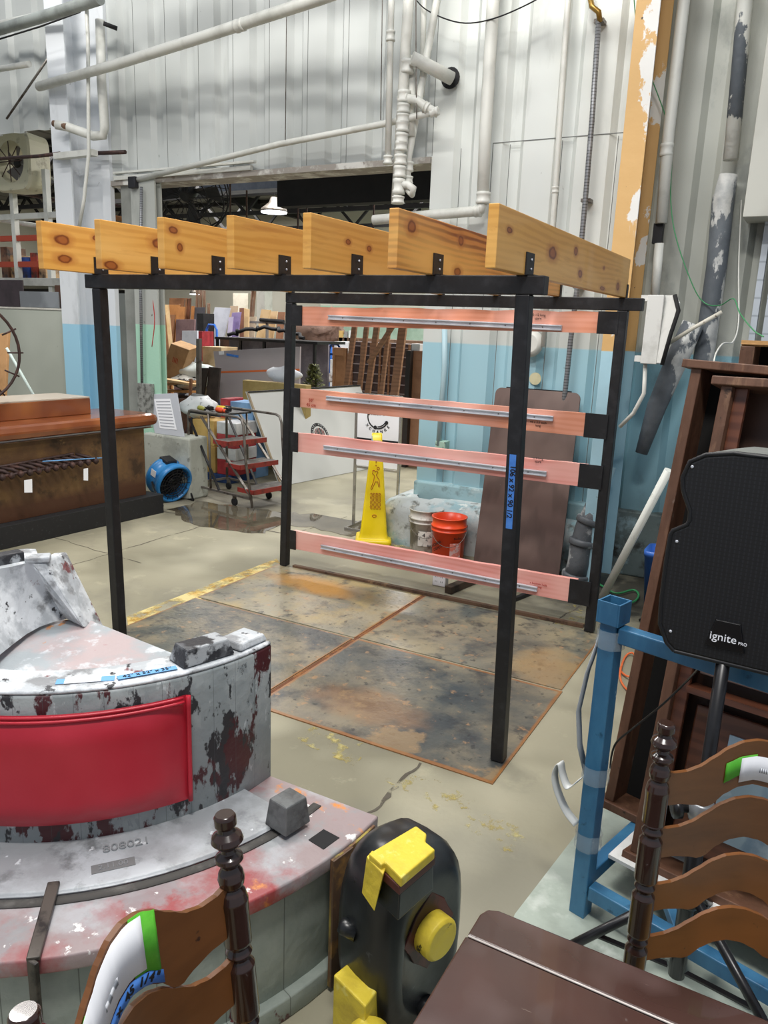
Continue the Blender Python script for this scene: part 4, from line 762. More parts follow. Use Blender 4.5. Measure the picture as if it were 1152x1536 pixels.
# ================================================================ folding table top, pipe elbow, buckets, cone
mFold = M('brown woodgrain laminate', '5a463f', [('grain', '47362f', .3, .9, 2.4, (2.6, .5, .3), .7), ('soft', '6a564e', .45, .7, 3), ('noise', 'b0a298', .735, .75, 22)], rough=.4)
fo_, fu = V((1.20, 2.60, .0)), V((.975, .04, 0)).normalized()
fT = V((1.20-.09, 3.08, 1.42)); fw_ = (fT-fo_); FH = fw_.length; fw_.normalize(); fn = fw_.cross(fu).normalized()
fn = -fn if fn.y < 0 else fn
ft = thing('folding_table', 'folded brown woodgrain table leaning upright against the blue wall', 'table', fo_+fu*.34)
def rr2(w, h, r, k=5):
    o = []
    for cx, cy, a in ((w-r, h-r, 0), (r, h-r, math.pi/2), (r, r, math.pi), (w-r, r, 1.5*math.pi)):
        for i in range(k+1): t = a+math.pi/2*i/k; o.append((cx+r*math.cos(t), cy+r*math.sin(t)))
    return o
MB().prism(rr2(.70, FH, .05), fo_, fu, fw_, fn*.02).build('table_top', mFold, ft, .002)
MB().prism(rr2(.66, FH-.04, .05), fo_+fu*.02+fw_*.045+fn*.022, fu, fw_, fn*.02).build('table_half', mFold, ft, .002)
for a in (.12, .55): MB().bar(fo_+fu*a+fw_*.1+fn*.055, fo_+fu*a+fw_*(FH-.1)+fn*.055, .02, .02).build('folded_leg', mBlack, ft)
MB().bar(fo_+fu*.08+fw_*(FH+.01)+fn*.03, fo_+fu*.62+fw_*(FH+.01)+fn*.03, .012, .012).build('frame_rail', mBlack, ft)
# grey pipe elbow leaning at the wall
mZ = M('grey pvc fitting', '565a5e', [('noise', '9a9d9d', .56, .62, 6), ('noise', '3b3d40', .58, .66, 9)], rough=.5, bump=.2)
el = thing('pipe_elbow', 'dirty grey pipe elbow with couplings standing beside the folded table', 'pipe fitting', gz(870, 868, 0))
e_ = [gy(862, 862, 2.72), gy(868, 845, 2.72), gy(872, 822, 2.74), gy(880, 790, 2.76), gy(900, 745, 2.80), gy(915, 700, 2.86)]
e_[0].z = .012
MB().tube(e_[:5], [.09, .085, .09, .085, .075], 18).build('elbow', mZ, el)
for i, k in ((0, .10), (2, .10), (3, .092)): 
    d = (e_[i+1]-e_[i]).normalized(); MB().lathe(e_[i]+d*.02, [(k, 0), (k+.008, .01), (k+.008, .04), (k, .05)], 18, d).build('coupling', mZ, el)
MB().tube([e_[4], e_[5]], .045, 14).build('pipe_run', M('pale blue pipe', '9fbcc6', rough=.5), el)
# buckets
def bucket(px, py, mt, label, orange, grp=None):
    c = gz(px, py, 0); c = V((c.x, c.y, 0)); b = thing('paint_bucket', label, 'bucket', c)
    pr = [(.001, .004), (.125, .0), (.13, .01), (.138, .25), (.15, .252), (.15, .262), (.139, .264), (.14, .285), (.151, .287), (.151, .297), (.141, .30), (.143, .36), (.149, .362), (.149, .368), (.138, .368), (.13, .26), (.12, .015), (.001, .012)]
    MB().lathe2(c, pr, 30).build('bucket_body', mt, b)
    v = (V((CAM.x, CAM.y, 0))-c).normalized(); s = V((-v.y, v.x, 0))
    hp = [c+s*(.152*math.cos(t))+v*(.152*math.sin(t)*.95+.01)+Z*(.30-.16*math.sin(t)) for t in [math.pi*k/20 for k in range(21)]]
    MB().tube(hp, .0025, 6).build('handle', mSteel, b)
    def lab(a, z, w, h, nm, m2, r=.1415): 
        R_ = [[c+(v*math.cos(t)+s*math.sin(t))*(r)+Z*zz for zz in (z-h/2, z+h/2)] for t in [a-w/2+w*k/6 for k in range(7)]]
        return MB().grid(R_).build(nm, m2, b)
    def lt(body, a, z, sz, m2, r=.1425, tilt=0): d = v*math.cos(a)+s*math.sin(a); return text(body, sz, c+d*r+Z*z, V((-d.y, d.x, 0))+Z*tilt, Z, m2, b, 'lettering')
    return b, lab, lt
b1, lab, lt = bucket(637, 824, M('dirty white bucket', 'cfcdc4', [('noise', '8d8a80', .52, .62, 6), ('noise', '5b5850', .62, .68, 12)], rough=.5), 'dirty white plastic paint bucket beside the orange one', False)
lab(.1, .13, 1.1, .13, 'label', M('bucket label white', 'dddcd4', [('noise', '6b6a66', .55, .62, 22)], rough=.6)); lt('A', .55, .10, .05, mInk); lt('4', -.1, .16, .05, mInk); lt('BA', .25, .07, .03, mInk)
b2, lab, lt = bucket(671, 838, M('orange bucket', 'ee4a1c', [('soft', 'f55a28', .45, .7, 5)], rough=.35), 'bright orange plastic bucket in front of the white plinth', True)
lt('HOMER', -.75, .15, .035, mInk, tilt=.6); lt('DEPOT', -.62, .12, .03, mInk, tilt=.6); lt('Bucket', .55, .21, .026, mInk); lab(.45, .11, .7, .12, 'label', M('faded logo patch', 'f08a78', [('noise', 'f5c9c4', .5, .55, 20)], rough=.5))
# caution cone
mCone = M('yellow plastic', 'f2d50a', [('soft', 'ffe32e', .45, .7, 5)], rough=.35)
cc = gz(560, 812, 0); cc = V((cc.x, cc.y, 0)); cv = (V((CAM.x, CAM.y, 0))-cc).normalized(); cs = V((-cv.y, cv.x, 0))
cn = thing('caution_cone', 'tall yellow four sided wet floor cone with a slipping figure on it', 'cone', cc)
def sqr(h, z, r=.25, k=4):
    o = []
    for sx, sy, a in ((1, 1, 0), (-1, 1, math.pi/2), (-1, -1, math.pi), (1, -1, 1.5*math.pi)):
        for i in range(k+1): t = a+math.pi/2*i/k; o.append(cc+cs*(sx*h*(1-r)+h*r*math.cos(t))+cv*(sy*h*(1-r)+h*r*math.sin(t))+Z*z)
    return o
MB().grid([sqr(.155, 0), sqr(.16, .02), sqr(.155, .045), sqr(.135, .05), sqr(.125, .06), sqr(.118, .10), sqr(.048, .88), sqr(.045, .97), sqr(.034, .97), sqr(.03, .9)], True, True).build('cone_body', mCone, cn)
def onc(a, z): h = .118+(z-.10)*(.048-.118)/.78; return cc+cv*(h+.002)+cs*a+Z*z
mGt2 = M('grey tape', 'b5b3ac', rough=.6)
MB().grid([[onc(-.03, .91), onc(-.03, .955)], [onc(.038, .91), onc(.038, .955)]]).build('tape', mGt2, cn); MB().grid([[onc(-.045, .87), onc(-.045, .955)], [onc(-.018, .87), onc(-.018, .955)]]).build('tape', mBT2, cn)
cr = cs if cs.dot(RT) > 0 else -cs
def oc2(a, z): h = .118+(z-.10)*(.048-.118)/.78; return cc+cv*(h+.0025)+cr*a+Z*z
def ln(pts, w=.0022): return MB().tube([oc2(*p) for p in pts], w, 6)
ln([(0, .72), (-.006, .77), (.0, .785), (.006, .77), (0, .72)]).build('mark', mRedInk, cn); ln([(-.004, .70), (.0, .705), (.004, .70), (0, .695), (-.004, .70)]).build('mark', mRedInk, cn)
ln([(-.025, .66), (-.01, .655), (.0, .645), (.01, .655), (.02, .64), (.005, .62), (.015, .60), (.03, .58), (.04, .52), (.03, .515), (.02, .56), (.0, .56), (-.03, .49), (-.038, .50), (-.015, .57), (-.01, .61), (-.028, .63), (-.025, .66)], .0025).build('slipping_figure', mRedInk, cn)
ln([(.02+.011*math.cos(t), .675+.012*math.sin(t)) for t in [k*math.pi/6 for k in range(13)]]).build('slipping_figure', mRedInk, cn)
for k in range(4):
    x = -.04+.024*k; ln([(x, .46), (x+.008, .44), (x, .42), (x+.008, .40), (x, .38), (x+.008, .36), (x, .34), (x+.008, .32), (x+.02, .32), (x+.012, .34), (x+.02, .36), (x+.012, .38), (x+.02, .40), (x+.012, .42), (x+.02, .44), (x+.012, .46), (x, .46)], .002).build('wave_mark', mRedInk, cn)
ln([(.018*math.cos(t), .26+.011*math.sin(t)) for t in [k*math.pi/6 for k in range(13)]]).build('mark', mRedInk, cn)
# sign frame on a metal stand
sA = gz(525, 787, 0); sB = gz(597, 800, 0); 
sA = V((sA.x+.05, sA.y-.02, 0)); sB = V((sB.x-.02, sB.y, 0)); u = (sB-sA).normalized(); sv = V((u.y, -u.x, 0))
sg = thing('sign_stand', 'chrome framed floor sign with a round emblem behind the yellow cone', 'sign', lerp(sA, sB, .5))
mCrS = M('chrome tube', 'b9b6b0', [('noise', '8c8a86', .5, .7, 8)], rough=.25, metal=.8)
for p in (sA, sB): MB().bar(p+Z*.012, p+Z*1.27, .022, .022).build('upright', mCrS, sg)
MB().bar(sA+Z*1.26, sB+Z*1.26, .022, .022).build('cross_bar', mCrS, sg); MB().bar(sA+Z*.58, sB+Z*.58, .018, .018).build('cross_bar', mCrS, sg)
bs = [sA-sv*.16, sB-sv*.16, sB+sv*.16, sA+sv*.16]
for i in range(4): MB().bar(bs[i]+Z*.012, bs[(i+1) % 4]+Z*.012, .02, .02).build('base_bar', mCrS, sg)
L_ = (sB-sA).length
pb = MB().hexa([sA+u*.015+sv*.006+Z*.60, sB-u*.015+sv*.006+Z*.60, sB-u*.015-sv*.006+Z*.60, sA+u*.015-sv*.006+Z*.60], [sA+u*.015+sv*.006+Z*1.24, sB-u*.015+sv*.006+Z*1.24, sB-u*.015-sv*.006+Z*1.24, sA+u*.015-sv*.006+Z*1.24]).build('sign_panel', mWhite, sg)
MB().hexa([sA+u*.016+sv*.008+Z*.79, sB-u*.016+sv*.008+Z*.79, sB-u*.016+sv*.0065+Z*.79, sA+u*.016+sv*.0065+Z*.79], [sA+u*.016+sv*.008+Z*.86, sB-u*.016+sv*.008+Z*.86, sB-u*.016+sv*.0065+Z*.86, sA+u*.016+sv*.0065+Z*.86]).build('sign_band', mInk, pb)
sc = lerp(sA, sB, .5)+sv*.0075+Z*1.065
def arc(r, a0, a1, w): return MB().tube([sc+u*(r*math.cos(a0+(a1-a0)*k/20))+Z*(r*math.sin(a0+(a1-a0)*k/20)) for k in range(21)], w, 6)
arc(.105, math.pi*.9, math.pi*1.85, .006).build('emblem_arc', mInk, pb); arc(.088, math.pi*1.5, math.pi*1.85, .005).build('emblem_arc', mInk, pb)
for a in (math.pi*.9, math.pi*1.42, math.pi*1.85): MB().lathe(sc+u*(.1*math.cos(a))+Z*(.1*math.sin(a)), [(.017, -.001), (.017, .003)], 14, sv).build('emblem_dot', mInk, pb)
text('XCHANGE'[0], .036, sc, u, Z, mInk, pb, 'lettering') if False else None
for i, chh in enumerate('XCHANGE'):
    a = math.radians(218+i*(104/6)); d = u*math.cos(a)+Z*math.sin(a); text(chh, .034, sc+d*.138, V(u)*-math.sin(a)+Z*math.cos(a), -d*-1 if False else -d, mInk, pb, 'lettering', bold=.001)
text('RUST T', .045, sc+Z*.03, u, Z, mInk, pb, 'lettering', bold=.0015)
# outlet box and wood block under the lowest board
ob_ = gz(658, 880, 0)
ot = thing('outlet_box', 'grey double outlet box standing on the floor below the lowest board', 'outlet box', (ob_.x, ob_.y+.02, 0))
MB().box(ob_.x-.055, ob_.x+.055, ob_.y, ob_.y+.05, 0, .115).build('box_body', mGt2, ot, .003)
fp = MB().box(ob_.x-.05, ob_.x+.05, ob_.y-.004, ob_.y, .008, .108).build('face_plate', mWhite, ot, .001)
for dx in (-.022, .022):
    for dz in (.04, .078): MB().box(ob_.x+dx-.008, ob_.x+dx-.005, ob_.y-.005, ob_.y-.0035, dz-.006, dz+.006).build('slot', mInk, fp); MB().box(ob_.x+dx+.005, ob_.x+dx+.008, ob_.y-.005, ob_.y-.0035, dz-.006, dz+.006).build('slot', mInk, fp)
wa, wb = gz(672, 885, .03), gz(705, 868, .03)
tag(MB().bar(wa, wb+V((.05, .12, 0)), .06, .055).build('wood_block', M('dirty timber', '4a3d30', [('noise', '2b241d', .5, .65, 9)], rough=.85), None, .004), 'short dirty timber block on the floor beside the outlet box', 'timber')
wa, wb = gz(757, 905, .015), gz(795, 882, .015)
tag(MB().bar(wa, wb+V((.1, .15, 0)), .03, .03).build('black_bar', mBlack, None, .002), 'black steel bar lying on the floor behind the near right post', 'bar')
# ================================================================ columns at the left of the opening
mIc = M('white blue column', 'd9dde0', [('noise', 'b9bdbf', .58, .72, 2, (1, 1, .4)), ('zlow', '9ccbe0', 1.77, .004), ('noise', '6a6a66', .7, .74, 11)], rough=.5)
mGc = M('grey green column', 'a9aca6', [('noise', '8d908b', .55, .7, 2, (1, 1, .4)), ('zlow', 'a3cdb6', 1.80, .004), ('noise', '5a5c52', .66, .72, 9)], rough=.55, bump=.1)
def hcol(x0, x1, y0, y1, z1, name, mt, tf=.02, z0=0.):
    m = MB(); m.world = True; xm = (x0+x1)/2
    m.box(x0, x1, y0, y0+tf, z0, z1).box(x0, x1, y1-tf, y1, z0, z1).box(xm-.01, xm+.01, y0+tf, y1-tf, z0, z1); return struct(m, name, mt)
a = gy(85, 300, 3.0); b = gy(148, 300, 3.0)
cI = MB(); cI.world = True
cI.box(a.x, a.x+.27, 2.98, 3.0, 0, 6.4).box(a.x+.13, b.x, 3.2, 3.215, 0, 6.4).box(a.x+.12, a.x+.135, 3.0, 3.2, 0, 6.4).box(b.x-.12, b.x, 3.16, 3.2, 0, 6.4); struct(cI, 'trim_8', mIc)
hcol(gy(206, 560, 3.1).x, gy(240, 560, 3.1).x, 3.1, 3.2, 3.24, 'trim_9', mGc)
struct(MB().box(gy(186, 300, 3.25).x, gy(205, 300, 3.25).x, 3.21, 3.26, 0, 3.2), 'trim_10', M('grey jamb', '8f918b', [('noise', '7d7f79', .45, .65, 2)]))
plx0 = gy(216, 740, 3.0).x; plx1 = gy(284, 740, 3.0).x
mConc = M('grey concrete block', 'a5a89e', [('noise', '8b8e85', .5, .65, 3), ('noise', '6b6a60', .62, .7, 8)], rough=.8, bump=.15)
struct(MB().box(plx0, plx1, 3.02, 3.3, 0, .66), 'trim_11', mConc, .02)
# grey wall panel beyond, between the columns
a = gy(155, 440, 4.2); b = gy(200, 620, 4.2)
tag(MB().box(a.x, b.x+.15, 4.2, 4.26, 0, gy(170, 440, 4.2).z).build('sheet_metal_panel', M('grey sheet', '8f938f', [('soft', 'a5a8a3', .4, .6, 2)], rough=.5), None, .003), 'tall grey sheet metal panel standing between the two left columns', 'panel')
# ---- generic helpers for things that stand in the hall
def q4(x0, y0, x1, y1, Y): return gy(x0, y1, Y), gy(x1, y1, Y), gy(x1, y0, Y), gy(x0, y0, Y)
def board(name, label, cat, x0, x1, yt0, yt1, Y, mt, tilt=.25, shift=0., th=.03, zb=0., group=None, bev=.003):
    """a sheet leaning back, top corners seen at (x0,yt0) (x1,yt1), foot on the floor"""
    tl = gy(x0, yt0, Y); tr = gy(x1, yt1, Y); bl = V((tl.x+shift, Y-tilt, zb)); br = V((tr.x+shift, Y-tilt, zb)); d = V((0, th, 0))
    return tag(MB().hexa([bl, br, br+d, bl+d], [tl, tr, tr+d, tl+d]).build(name, mt, None, bev), label, cat, group)
def block(name, label, cat, x0, y0, x1, y1, Y, dep, mt, group=None, zb=None, bev=.004):
    a = gy(x0, y1, Y); b = gy(x1, y0, Y); return tag(MB().box(min(a.x, b.x), max(a.x, b.x), Y, Y+dep, a.z if zb is None else zb, b.z).build(name, mt, None, bev), label, cat, group)
def W(nm, c1, c2='', s=4, r=.6): return M(nm, c1, [('noise', c2 or c1, .45, .65, s)], rough=r)
# ================================================================ bar counter
mBar = M('brown patina metal', '5a4028', [('noise', '6e5230', .45, .6, 3), ('noise', '3a2818', .55, .66, 5), ('noise', '8a6c40', .66, .7, 9), ('zlow', '4a2c1a', .34, .04)], rough=.55, bump=.08)
mBw = M('polished bar wood', '7e4425', [('grain', '5c2e18', .3, .9, 3, (2.2, .3, .3), .5), ('soft', 'a06238', .5, .7, 2)], rough=.25, coat=.4)
bc = thing('bar_counter', 'long brown bar counter with a rounded wooden top and black foot plinth', 'bar counter', (-2.5, 1.0, 0))
BX = lambda y: -2.14+(y-.8)*.06
def slab(x0, x1, z0, z1, y0=-.6, y1=2.44):
    return MB().hexa([V((x0+BX(y0), y0, z0)), V((x1+BX(y0), y0, z0)), V((x1+BX(y1), y1, z0)), V((x0+BX(y1), y1, z0))], [V((x0+BX(y0), y0, z1)), V((x1+BX(y0), y0, z1)), V((x1+BX(y1), y1, z1)), V((x0+BX(y1), y1, z1))])
slab(-.7, .0, 0, .19, y1=2.46).build('foot_plinth', M('black textured plinth', '1b1b1d', [('noise', '38383a', .6, .7, 40)], rough=.7), bc, .004)
slab(-.66, -.10, .19, .85, y1=2.34).build('front_panel', mBar, bc, .003)
slab(-.72, -.07, .85, .865, y1=2.40).build('trim_rail', mChrome, bc); slab(-.72, -.05, .845, .852, y1=2.40).build('trim_rail', mOldw, bc)
slab(-.72, .0, .868, .985, y1=2.44).build('bar_top', mBw, bc, .05, label='polished wooden top with a round nose')
slab(-.80, -.34, .985, 1.13, y1=1.95).build('upper_shelf', mBw, bc, .006)
slab(-.80, -.345, 1.13, 1.145, y1=1.95).build('shelf_top', M('pale shelf surface', 'b9ae9f', rough=.4), bc, .003)
# iron spindle rail hanging on its front
mIron = M('rusty wrought iron', '3c2b28', [('noise', '5c4038', .5, .65, 14), ('noise', '1f1818', .6, .7, 20)], rough=.6, metal=.3)
ir = thing('iron_spindle_rail', 'brown wrought iron rail of short spindles with tags hanging on the bar front', 'iron rail', (-2.1, 1.1, .55))
IX = lambda y: BX(y)-.03
def ipt(y, z, o=0.): return V((IX(y)+o, y, z))
ya, yb = .72, 1.68
MB().tube([ipt(ya, .60, .04), ipt(yb, .625, .04)], .013, 8).build('rail', mIron, ir); MB().tube([ipt(ya-.1, .655, -.04), ipt(yb-.15, .69, -.04)], .013, 8).build('rail', mIron, ir)
for k in range(13):
    y = ya+(yb-ya)*k/12; MB().tube([ipt(y, .60+.025*k/12, .05), ipt(y-.03, .63+.02*k/12, .0), ipt(y-.12, .655+.03*k/12, -.05)], [.013, .019, .011], 8).build('spindle', mIron, ir)
    MB().lathe(ipt(y, .595+.025*k/12, .055), [(.008, -.03), (.022, -.015), (.028, 0), (.022, .015), (.008, .03)], 12).build('knob', mIron, ir)
MB().tube([ipt(yb-.5, .675, .03), ipt(yb+.06, .64, .06)], .005, 6).build('brace', mBT2, ir, label='light blue painted rod')
MB().box(-.0, .0, 0, 0, 0, 0) if False else None
for y, z, w_, h_ in ((1.0, .50, .07, .10), (1.55, .52, .045, .10)):
    MB().hexa([ipt(y-w_/2, z-h_/2, .075), ipt(y+w_/2, z-h_/2-.01, .075), ipt(y+w_/2, z-h_/2-.01, .077), ipt(y-w_/2, z-h_/2, .077)], [ipt(y-w_/2+.01, z+h_/2, .07), ipt(y+w_/2+.01, z+h_/2, .07), ipt(y+w_/2+.01, z+h_/2, .072), ipt(y-w_/2+.01, z+h_/2, .072)]).build('price_tag', mWhite, ir)
# iron hoop at the left edge, resting on the bar
hc = gx(-48, 598, -2.42); hr = .27
hp = thing('iron_hoop', 'brown iron hoop with short spokes standing on the bar at the left edge', 'hoop', (hc.x, hc.y, hc.z-hr))
hdx = V((.35, .94, 0)).normalized()
hr = (gx(28, 590, -2.35)-hc).length
hz = 1.147+hr; hc = V((hc.x, hc.y, hz))
MB().tube([hc+hdx*(hr*math.cos(t))+Z*(hr*math.sin(t)) for t in [k*math.pi/20 for k in range(41)]], .012, 8, False).build('rim', mIron, hp)
for k in range(14): t = k*math.pi/7; d = hdx*math.cos(t)+Z*math.sin(t); MB().tube([hc+d*(hr-.09), hc+d*(hr+.03 if abs(math.sin(t)+1) > .2 else hr)], .007, 6).build('spoke', mIron, hp)
# wooden board and stick behind the hoop
board('plank', 'tan plank leaning behind the iron hoop at the left edge', 'plank', -22, 12, 505, 498, 1.9, W('tan wood', 'b98d5e', '9c7448'), tilt=.5, shift=.35, th=.03, zb=0)
tag(MB().tube([gx(10, 522, -3.0), V((-2.98, gx(60, 590, -2.98).y, 1.0)), V((-2.96, gx(70, 600, -2.96).y+.25, 0))], .012, 8).build('thin_rod', M('pale mint rod', 'cfe0da', rough=.5)), 'thin pale rod leaning diagonally before the grey cabinet', 'rod')
# ================================================================ grey cabinet and shelf above at far left
gcY = 3.02
a = gy(103, 466, gcY)
mGcab = M('grey green painted board', 'a4a89c', [('soft', 'b0b4a8', .4, .6, 1.2), ('noise', '8a8c80', .68, .72, 12)], rough=.55)
gc = thing('plywood_crate', 'large plain grey green crate behind the bar at the far left', 'crate', (a.x-.9, gcY+.3, 0))
MB().box(a.x-2.6, a.x-.03, gcY, gcY+.2, 0, a.z).build('crate_panel', mGcab, gc, .004)
MB().box(a.x-.03, a.x, gcY-.005, gcY+.2, 0, a.z+.005).build('edge_board', W('plywood edge', '8b7763', '6f5d4b'), gc, .002); MB().box(a.x-2.6, a.x, gcY-.008, gcY+.02, a.z, a.z+.02).build('edge_board', W('pale edge', 'c9c6bc', 'aaa79c'), gc, .002)
cz = a.z+.022
block('metal_sheet', 'brushed silver metal sheet standing on top of the grey crate', 'sheet', 31, 438, 87, 467, gcY+.05, .02, M('brushed silver', 'a9acae', [('soft', '8d9092', .4, .6, 3)], rough=.35, metal=.6), zb=cz)
block('plywood_sheet', 'dark mottled panel standing on the grey crate at the left', 'panel', -20, 420, 33, 467, gcY+.14, .02, W('dark purple brown', '3a3034', '261f22'), zb=cz)
block('panelled_door', 'small brown panelled door on the grey crate beside the white column', 'door', 84, 428, 104, 467, gcY+.12, .03, W('brown door', '5a3c2e', '46301f'), zb=cz)
sh = thing('storage_rack', 'white deck storage rack above the grey crate at the far left', 'rack', (a.x-1.4, 4.3, 0))
s0 = gy(-30, 415, 4.0); s1 = gy(150, 415, 4.0)
MB().box(s0.x-1, s1.x-.35, 4.0, 4.9, s1.z-.12, s1.z-.02).build('shelf', W('white shelf', 'c6c5bd', 'a9a8a0'), sh, .004)
MB().box(s0.x-1, s1.x-.35, 4.85, 4.9, .0, s1.z-.12).build('back_board', W('black back', '1b1718', '2a2223'), sh)
for x in (gy(12, 300, 4.0).x, gy(64, 300, 4.0).x-.02, s0.x-.9): MB().box(x, x+.07, 4.02, 4.09, 0, s1.z+1.3).build('upright', mPipe, sh)
mRk = M('orange rack beam', 'a8432c', rough=.5)
for i, dz in enumerate((.02, .35, .62)): MB().box(s0.x-1, s1.x-.35, 4.03, 4.08, s1.z+dz+.1, s1.z+dz+.17).build('rack_beam', mRk if i < 2 else mPipe, sh)
zz = s1.z-.018
for i, (x0, x1, h, c, nm, lb) in enumerate(((16, 28, .22, 'b9925f', 'carton', 'tan carton on the high rack shelf, leftmost'), (30, 44, .2, '2c4f9a', 'tool_case', 'blue tool case on the high rack shelf'), (46, 56, .24, '9a3a28', 'parts_bin', 'dark red parts bin on the high rack shelf'), (58, 68, .16, 'c4a57c', 'carton', 'small light carton on the high rack shelf beside the red bin'), (2, 12, .3, '7a5a44', 'carton', 'brown carton on the high rack shelf at the frame edge'))):
    ax = gy(x0, 400, 4.2).x; bx_ = gy(x1, 400, 4.2).x; tag(MB().box(ax, bx_, 4.2, 4.5, zz, zz+h*1.4).build(nm, W(nm+c, c, '3a3430', 9), None, .006), lb, nm.replace('_', ' '))
# ================================================================ hanging and wall mounted fans, lights
def cage_fan(px, py, Y, r, label, ax):
    c = gy(px, py, Y); ax = V(ax).normalized(); u = ax.orthogonal().normalized(); w_ = ax.cross(u)
    t = thing('cage_fan', label, 'fan', c)
    P = lambda rr, a, h: c+(u*math.cos(a)+w_*math.sin(a))*rr+ax*h
    for h, s in ((-.09, .97), (0, 1), (.09, .97), (.14, .6), (-.14, .6)): MB().tube([P(r*s, k*math.pi/16, h) for k in range(33)], .008, 6, False).build('cage_ring', mDark, t)
    for k in range(20): a = k*math.pi/10; MB().tube([P(.06, a, .15), P(r*.6, a, .14), P(r*.97, a, .09), P(r*.97, a, -.09), P(r*.6, a, -.14), P(.06, a, -.15)], .004, 5).build('cage_wire', mDark, t)
    for k in range(4):
        a = k*math.pi/2+.4; MB().add([P(.07, a, -.03), P(r*.85, a-.15, -.05), P(r*.85, a+.45, .05), P(.07, a+.9, .03)], [(0, 1, 2, 3)]).build('blade', mBlack, t, solid=.004)
    MB().lathe(c-ax*.12, [(.05, 0), (.09, .02), (.09, .2), (.05, .24)], 16, ax).build('motor', mBlack, t)
    return c, t
c, t = cage_fan(283, 288, 3.75, .44, 'large black cage fan hanging in the opening by the grey column', (.25, -.8, -.5))
MB().tube([c+Z*.1, c+V((.0, .1, 1.4))], .02, 8).build('hanger', mSteel, t)
c = gy(18, 243, 3.9)
hf = thing('unit_fan', 'cream square housing fan mounted high at the left edge', 'fan', c)
mCm = M('cream enamel', 'c3bfa4', [('noise', '8d8671', .58, .7, 7)], rough=.5)
def frr(h, r, y, n=32, k=5.): return [c+V((h*math.copysign(abs(math.cos(t))**(2/k), math.cos(t)), y, h*math.copysign(abs(math.sin(t))**(2/k), math.sin(t)))) for t in [2*math.pi*i/n for i in range(n)]]
def fcc(r, y, n=32): return [c+V((r*math.cos(t), y, r*math.sin(t))) for t in [2*math.pi*i/n for i in range(n)]]
MB().grid([frr(.34, 0, .3), frr(.36, 0, .0), frr(.34, 0, -.03), fcc(.25, -.02), fcc(.23, .1), fcc(.23, .3)], False, True).build('housing', mCm, hf)
for k in range(5): a = k*1.2566; MB().add([c+V((.03*math.cos(a), .08, .03*math.sin(a))), c+V((.22*math.cos(a-.2), .06, .22*math.sin(a-.2))), c+V((.22*math.cos(a+.6), .12, .22*math.sin(a+.6))), c+V((.05*math.cos(a+1), .1, .05*math.sin(a+1)))], [(0, 1, 2, 3)]).build('blade', M('grey blade', '6d6966', rough=.5), hf, solid=.004)
MB().lathe(c+V((0, .14, 0)), [(.05, 0), (.06, .08), (.02, .1)], 14, (0, -1, 0)).build('hub', mBlack, hf)
for a in (0, .8, 1.6, 2.4): MB().tube([c+V((.24*math.cos(a), -.035, .24*math.sin(a))), c-V((.24*math.cos(a), .035, .24*math.sin(a)))], .006, 6).build('guard_wire', mIron, hf)
MB().tube([c+V((0, .2, .33)), c+V((0, .2, 2.2))], .015, 8).build('hanger', mSteel, hf)
def lamp_(px, py, Y, e, label, r=.22):
    c = gy(px, py, Y); t = thing('high_bay_lamp', label, 'lamp', c)
    MB().lathe(c, [(r, 0), (r*.9, .05), (.08, .14), (.05, .22)], 20).build('reflector', mSteel, t)
    MB().lathe(c-Z*.012, [(r*.92, 0), (r*.92, .01)], 20).build('lens', M('lamp glow', 'ffffff', emit=('eaf2ff', 14)), t)
    MB().tube([c+Z*.2, V((c.x, c.y, 4.7))], .006, 6).build('cord', mInk, t)
lamp_(411, 318, 7.5, 1, 'glowing high bay lamp seen above the fourth joist'); lamp_(292, 441, 13, 1, 'small glowing lamp far back over the leaning doors', .13)
# roof trusses of the hall
for i, y in enumerate((6.5, 8.5, 10.5, 12.8)):
    m = MB(); m.world = True; zt = 4.66; zb = 4.05
    m.bar((-15, y, zb), (4.5, y, zb), .08, .08); m.bar((-15, y, zt), (4.5, y, zt), .08, .08)
    for k in range(16): x = -15+k*1.25; m.bar((x, y, zb), (x+.62, y, zt), .05, .05); m.bar((x+.62, y, zt), (x+1.25, y, zb), .05, .05)
    struct(m, 'trim_%d' % (12+i), mDark)
for i, y in enumerate((-2.7, -1.2)):
    pass
m = MB(); m.world = True
for x in (-9, -5.5, -2, 1.5): m.bar((x, 5., 4.6), (x, 14.5, 4.6), .12, .2)
struct(m, 'trim_16', mDark)
# pale duct under the roof seen through the opening
tag(MB().bar(gy(305, 280, 5.5), gy(420, 272, 5.5)+V((.4, 0, 0)), .25, .2).build('roof_duct', W('blue grey duct', '8b93a6', '70788b')), 'blue grey duct under the roof inside the opening', 'duct')
rods = [(165, 330), (178, 325), (222, 330), (345, 300), (368, 345), (395, 320)]
for i, (x, y) in enumerate(((345, 260), (370, 262), (447, 330), (460, 330), (560, 335))):
    p = gy(x, y, 5.0+.4*i); tag(MB().tube([V((p.x, p.y, 4.7)), V((p.x, p.y, p.z-.6))], .012, 6).build('hanger_rod', mIron), 'thin hanger rod under the roof inside the opening', 'rod', 'hanger rods under the roof')
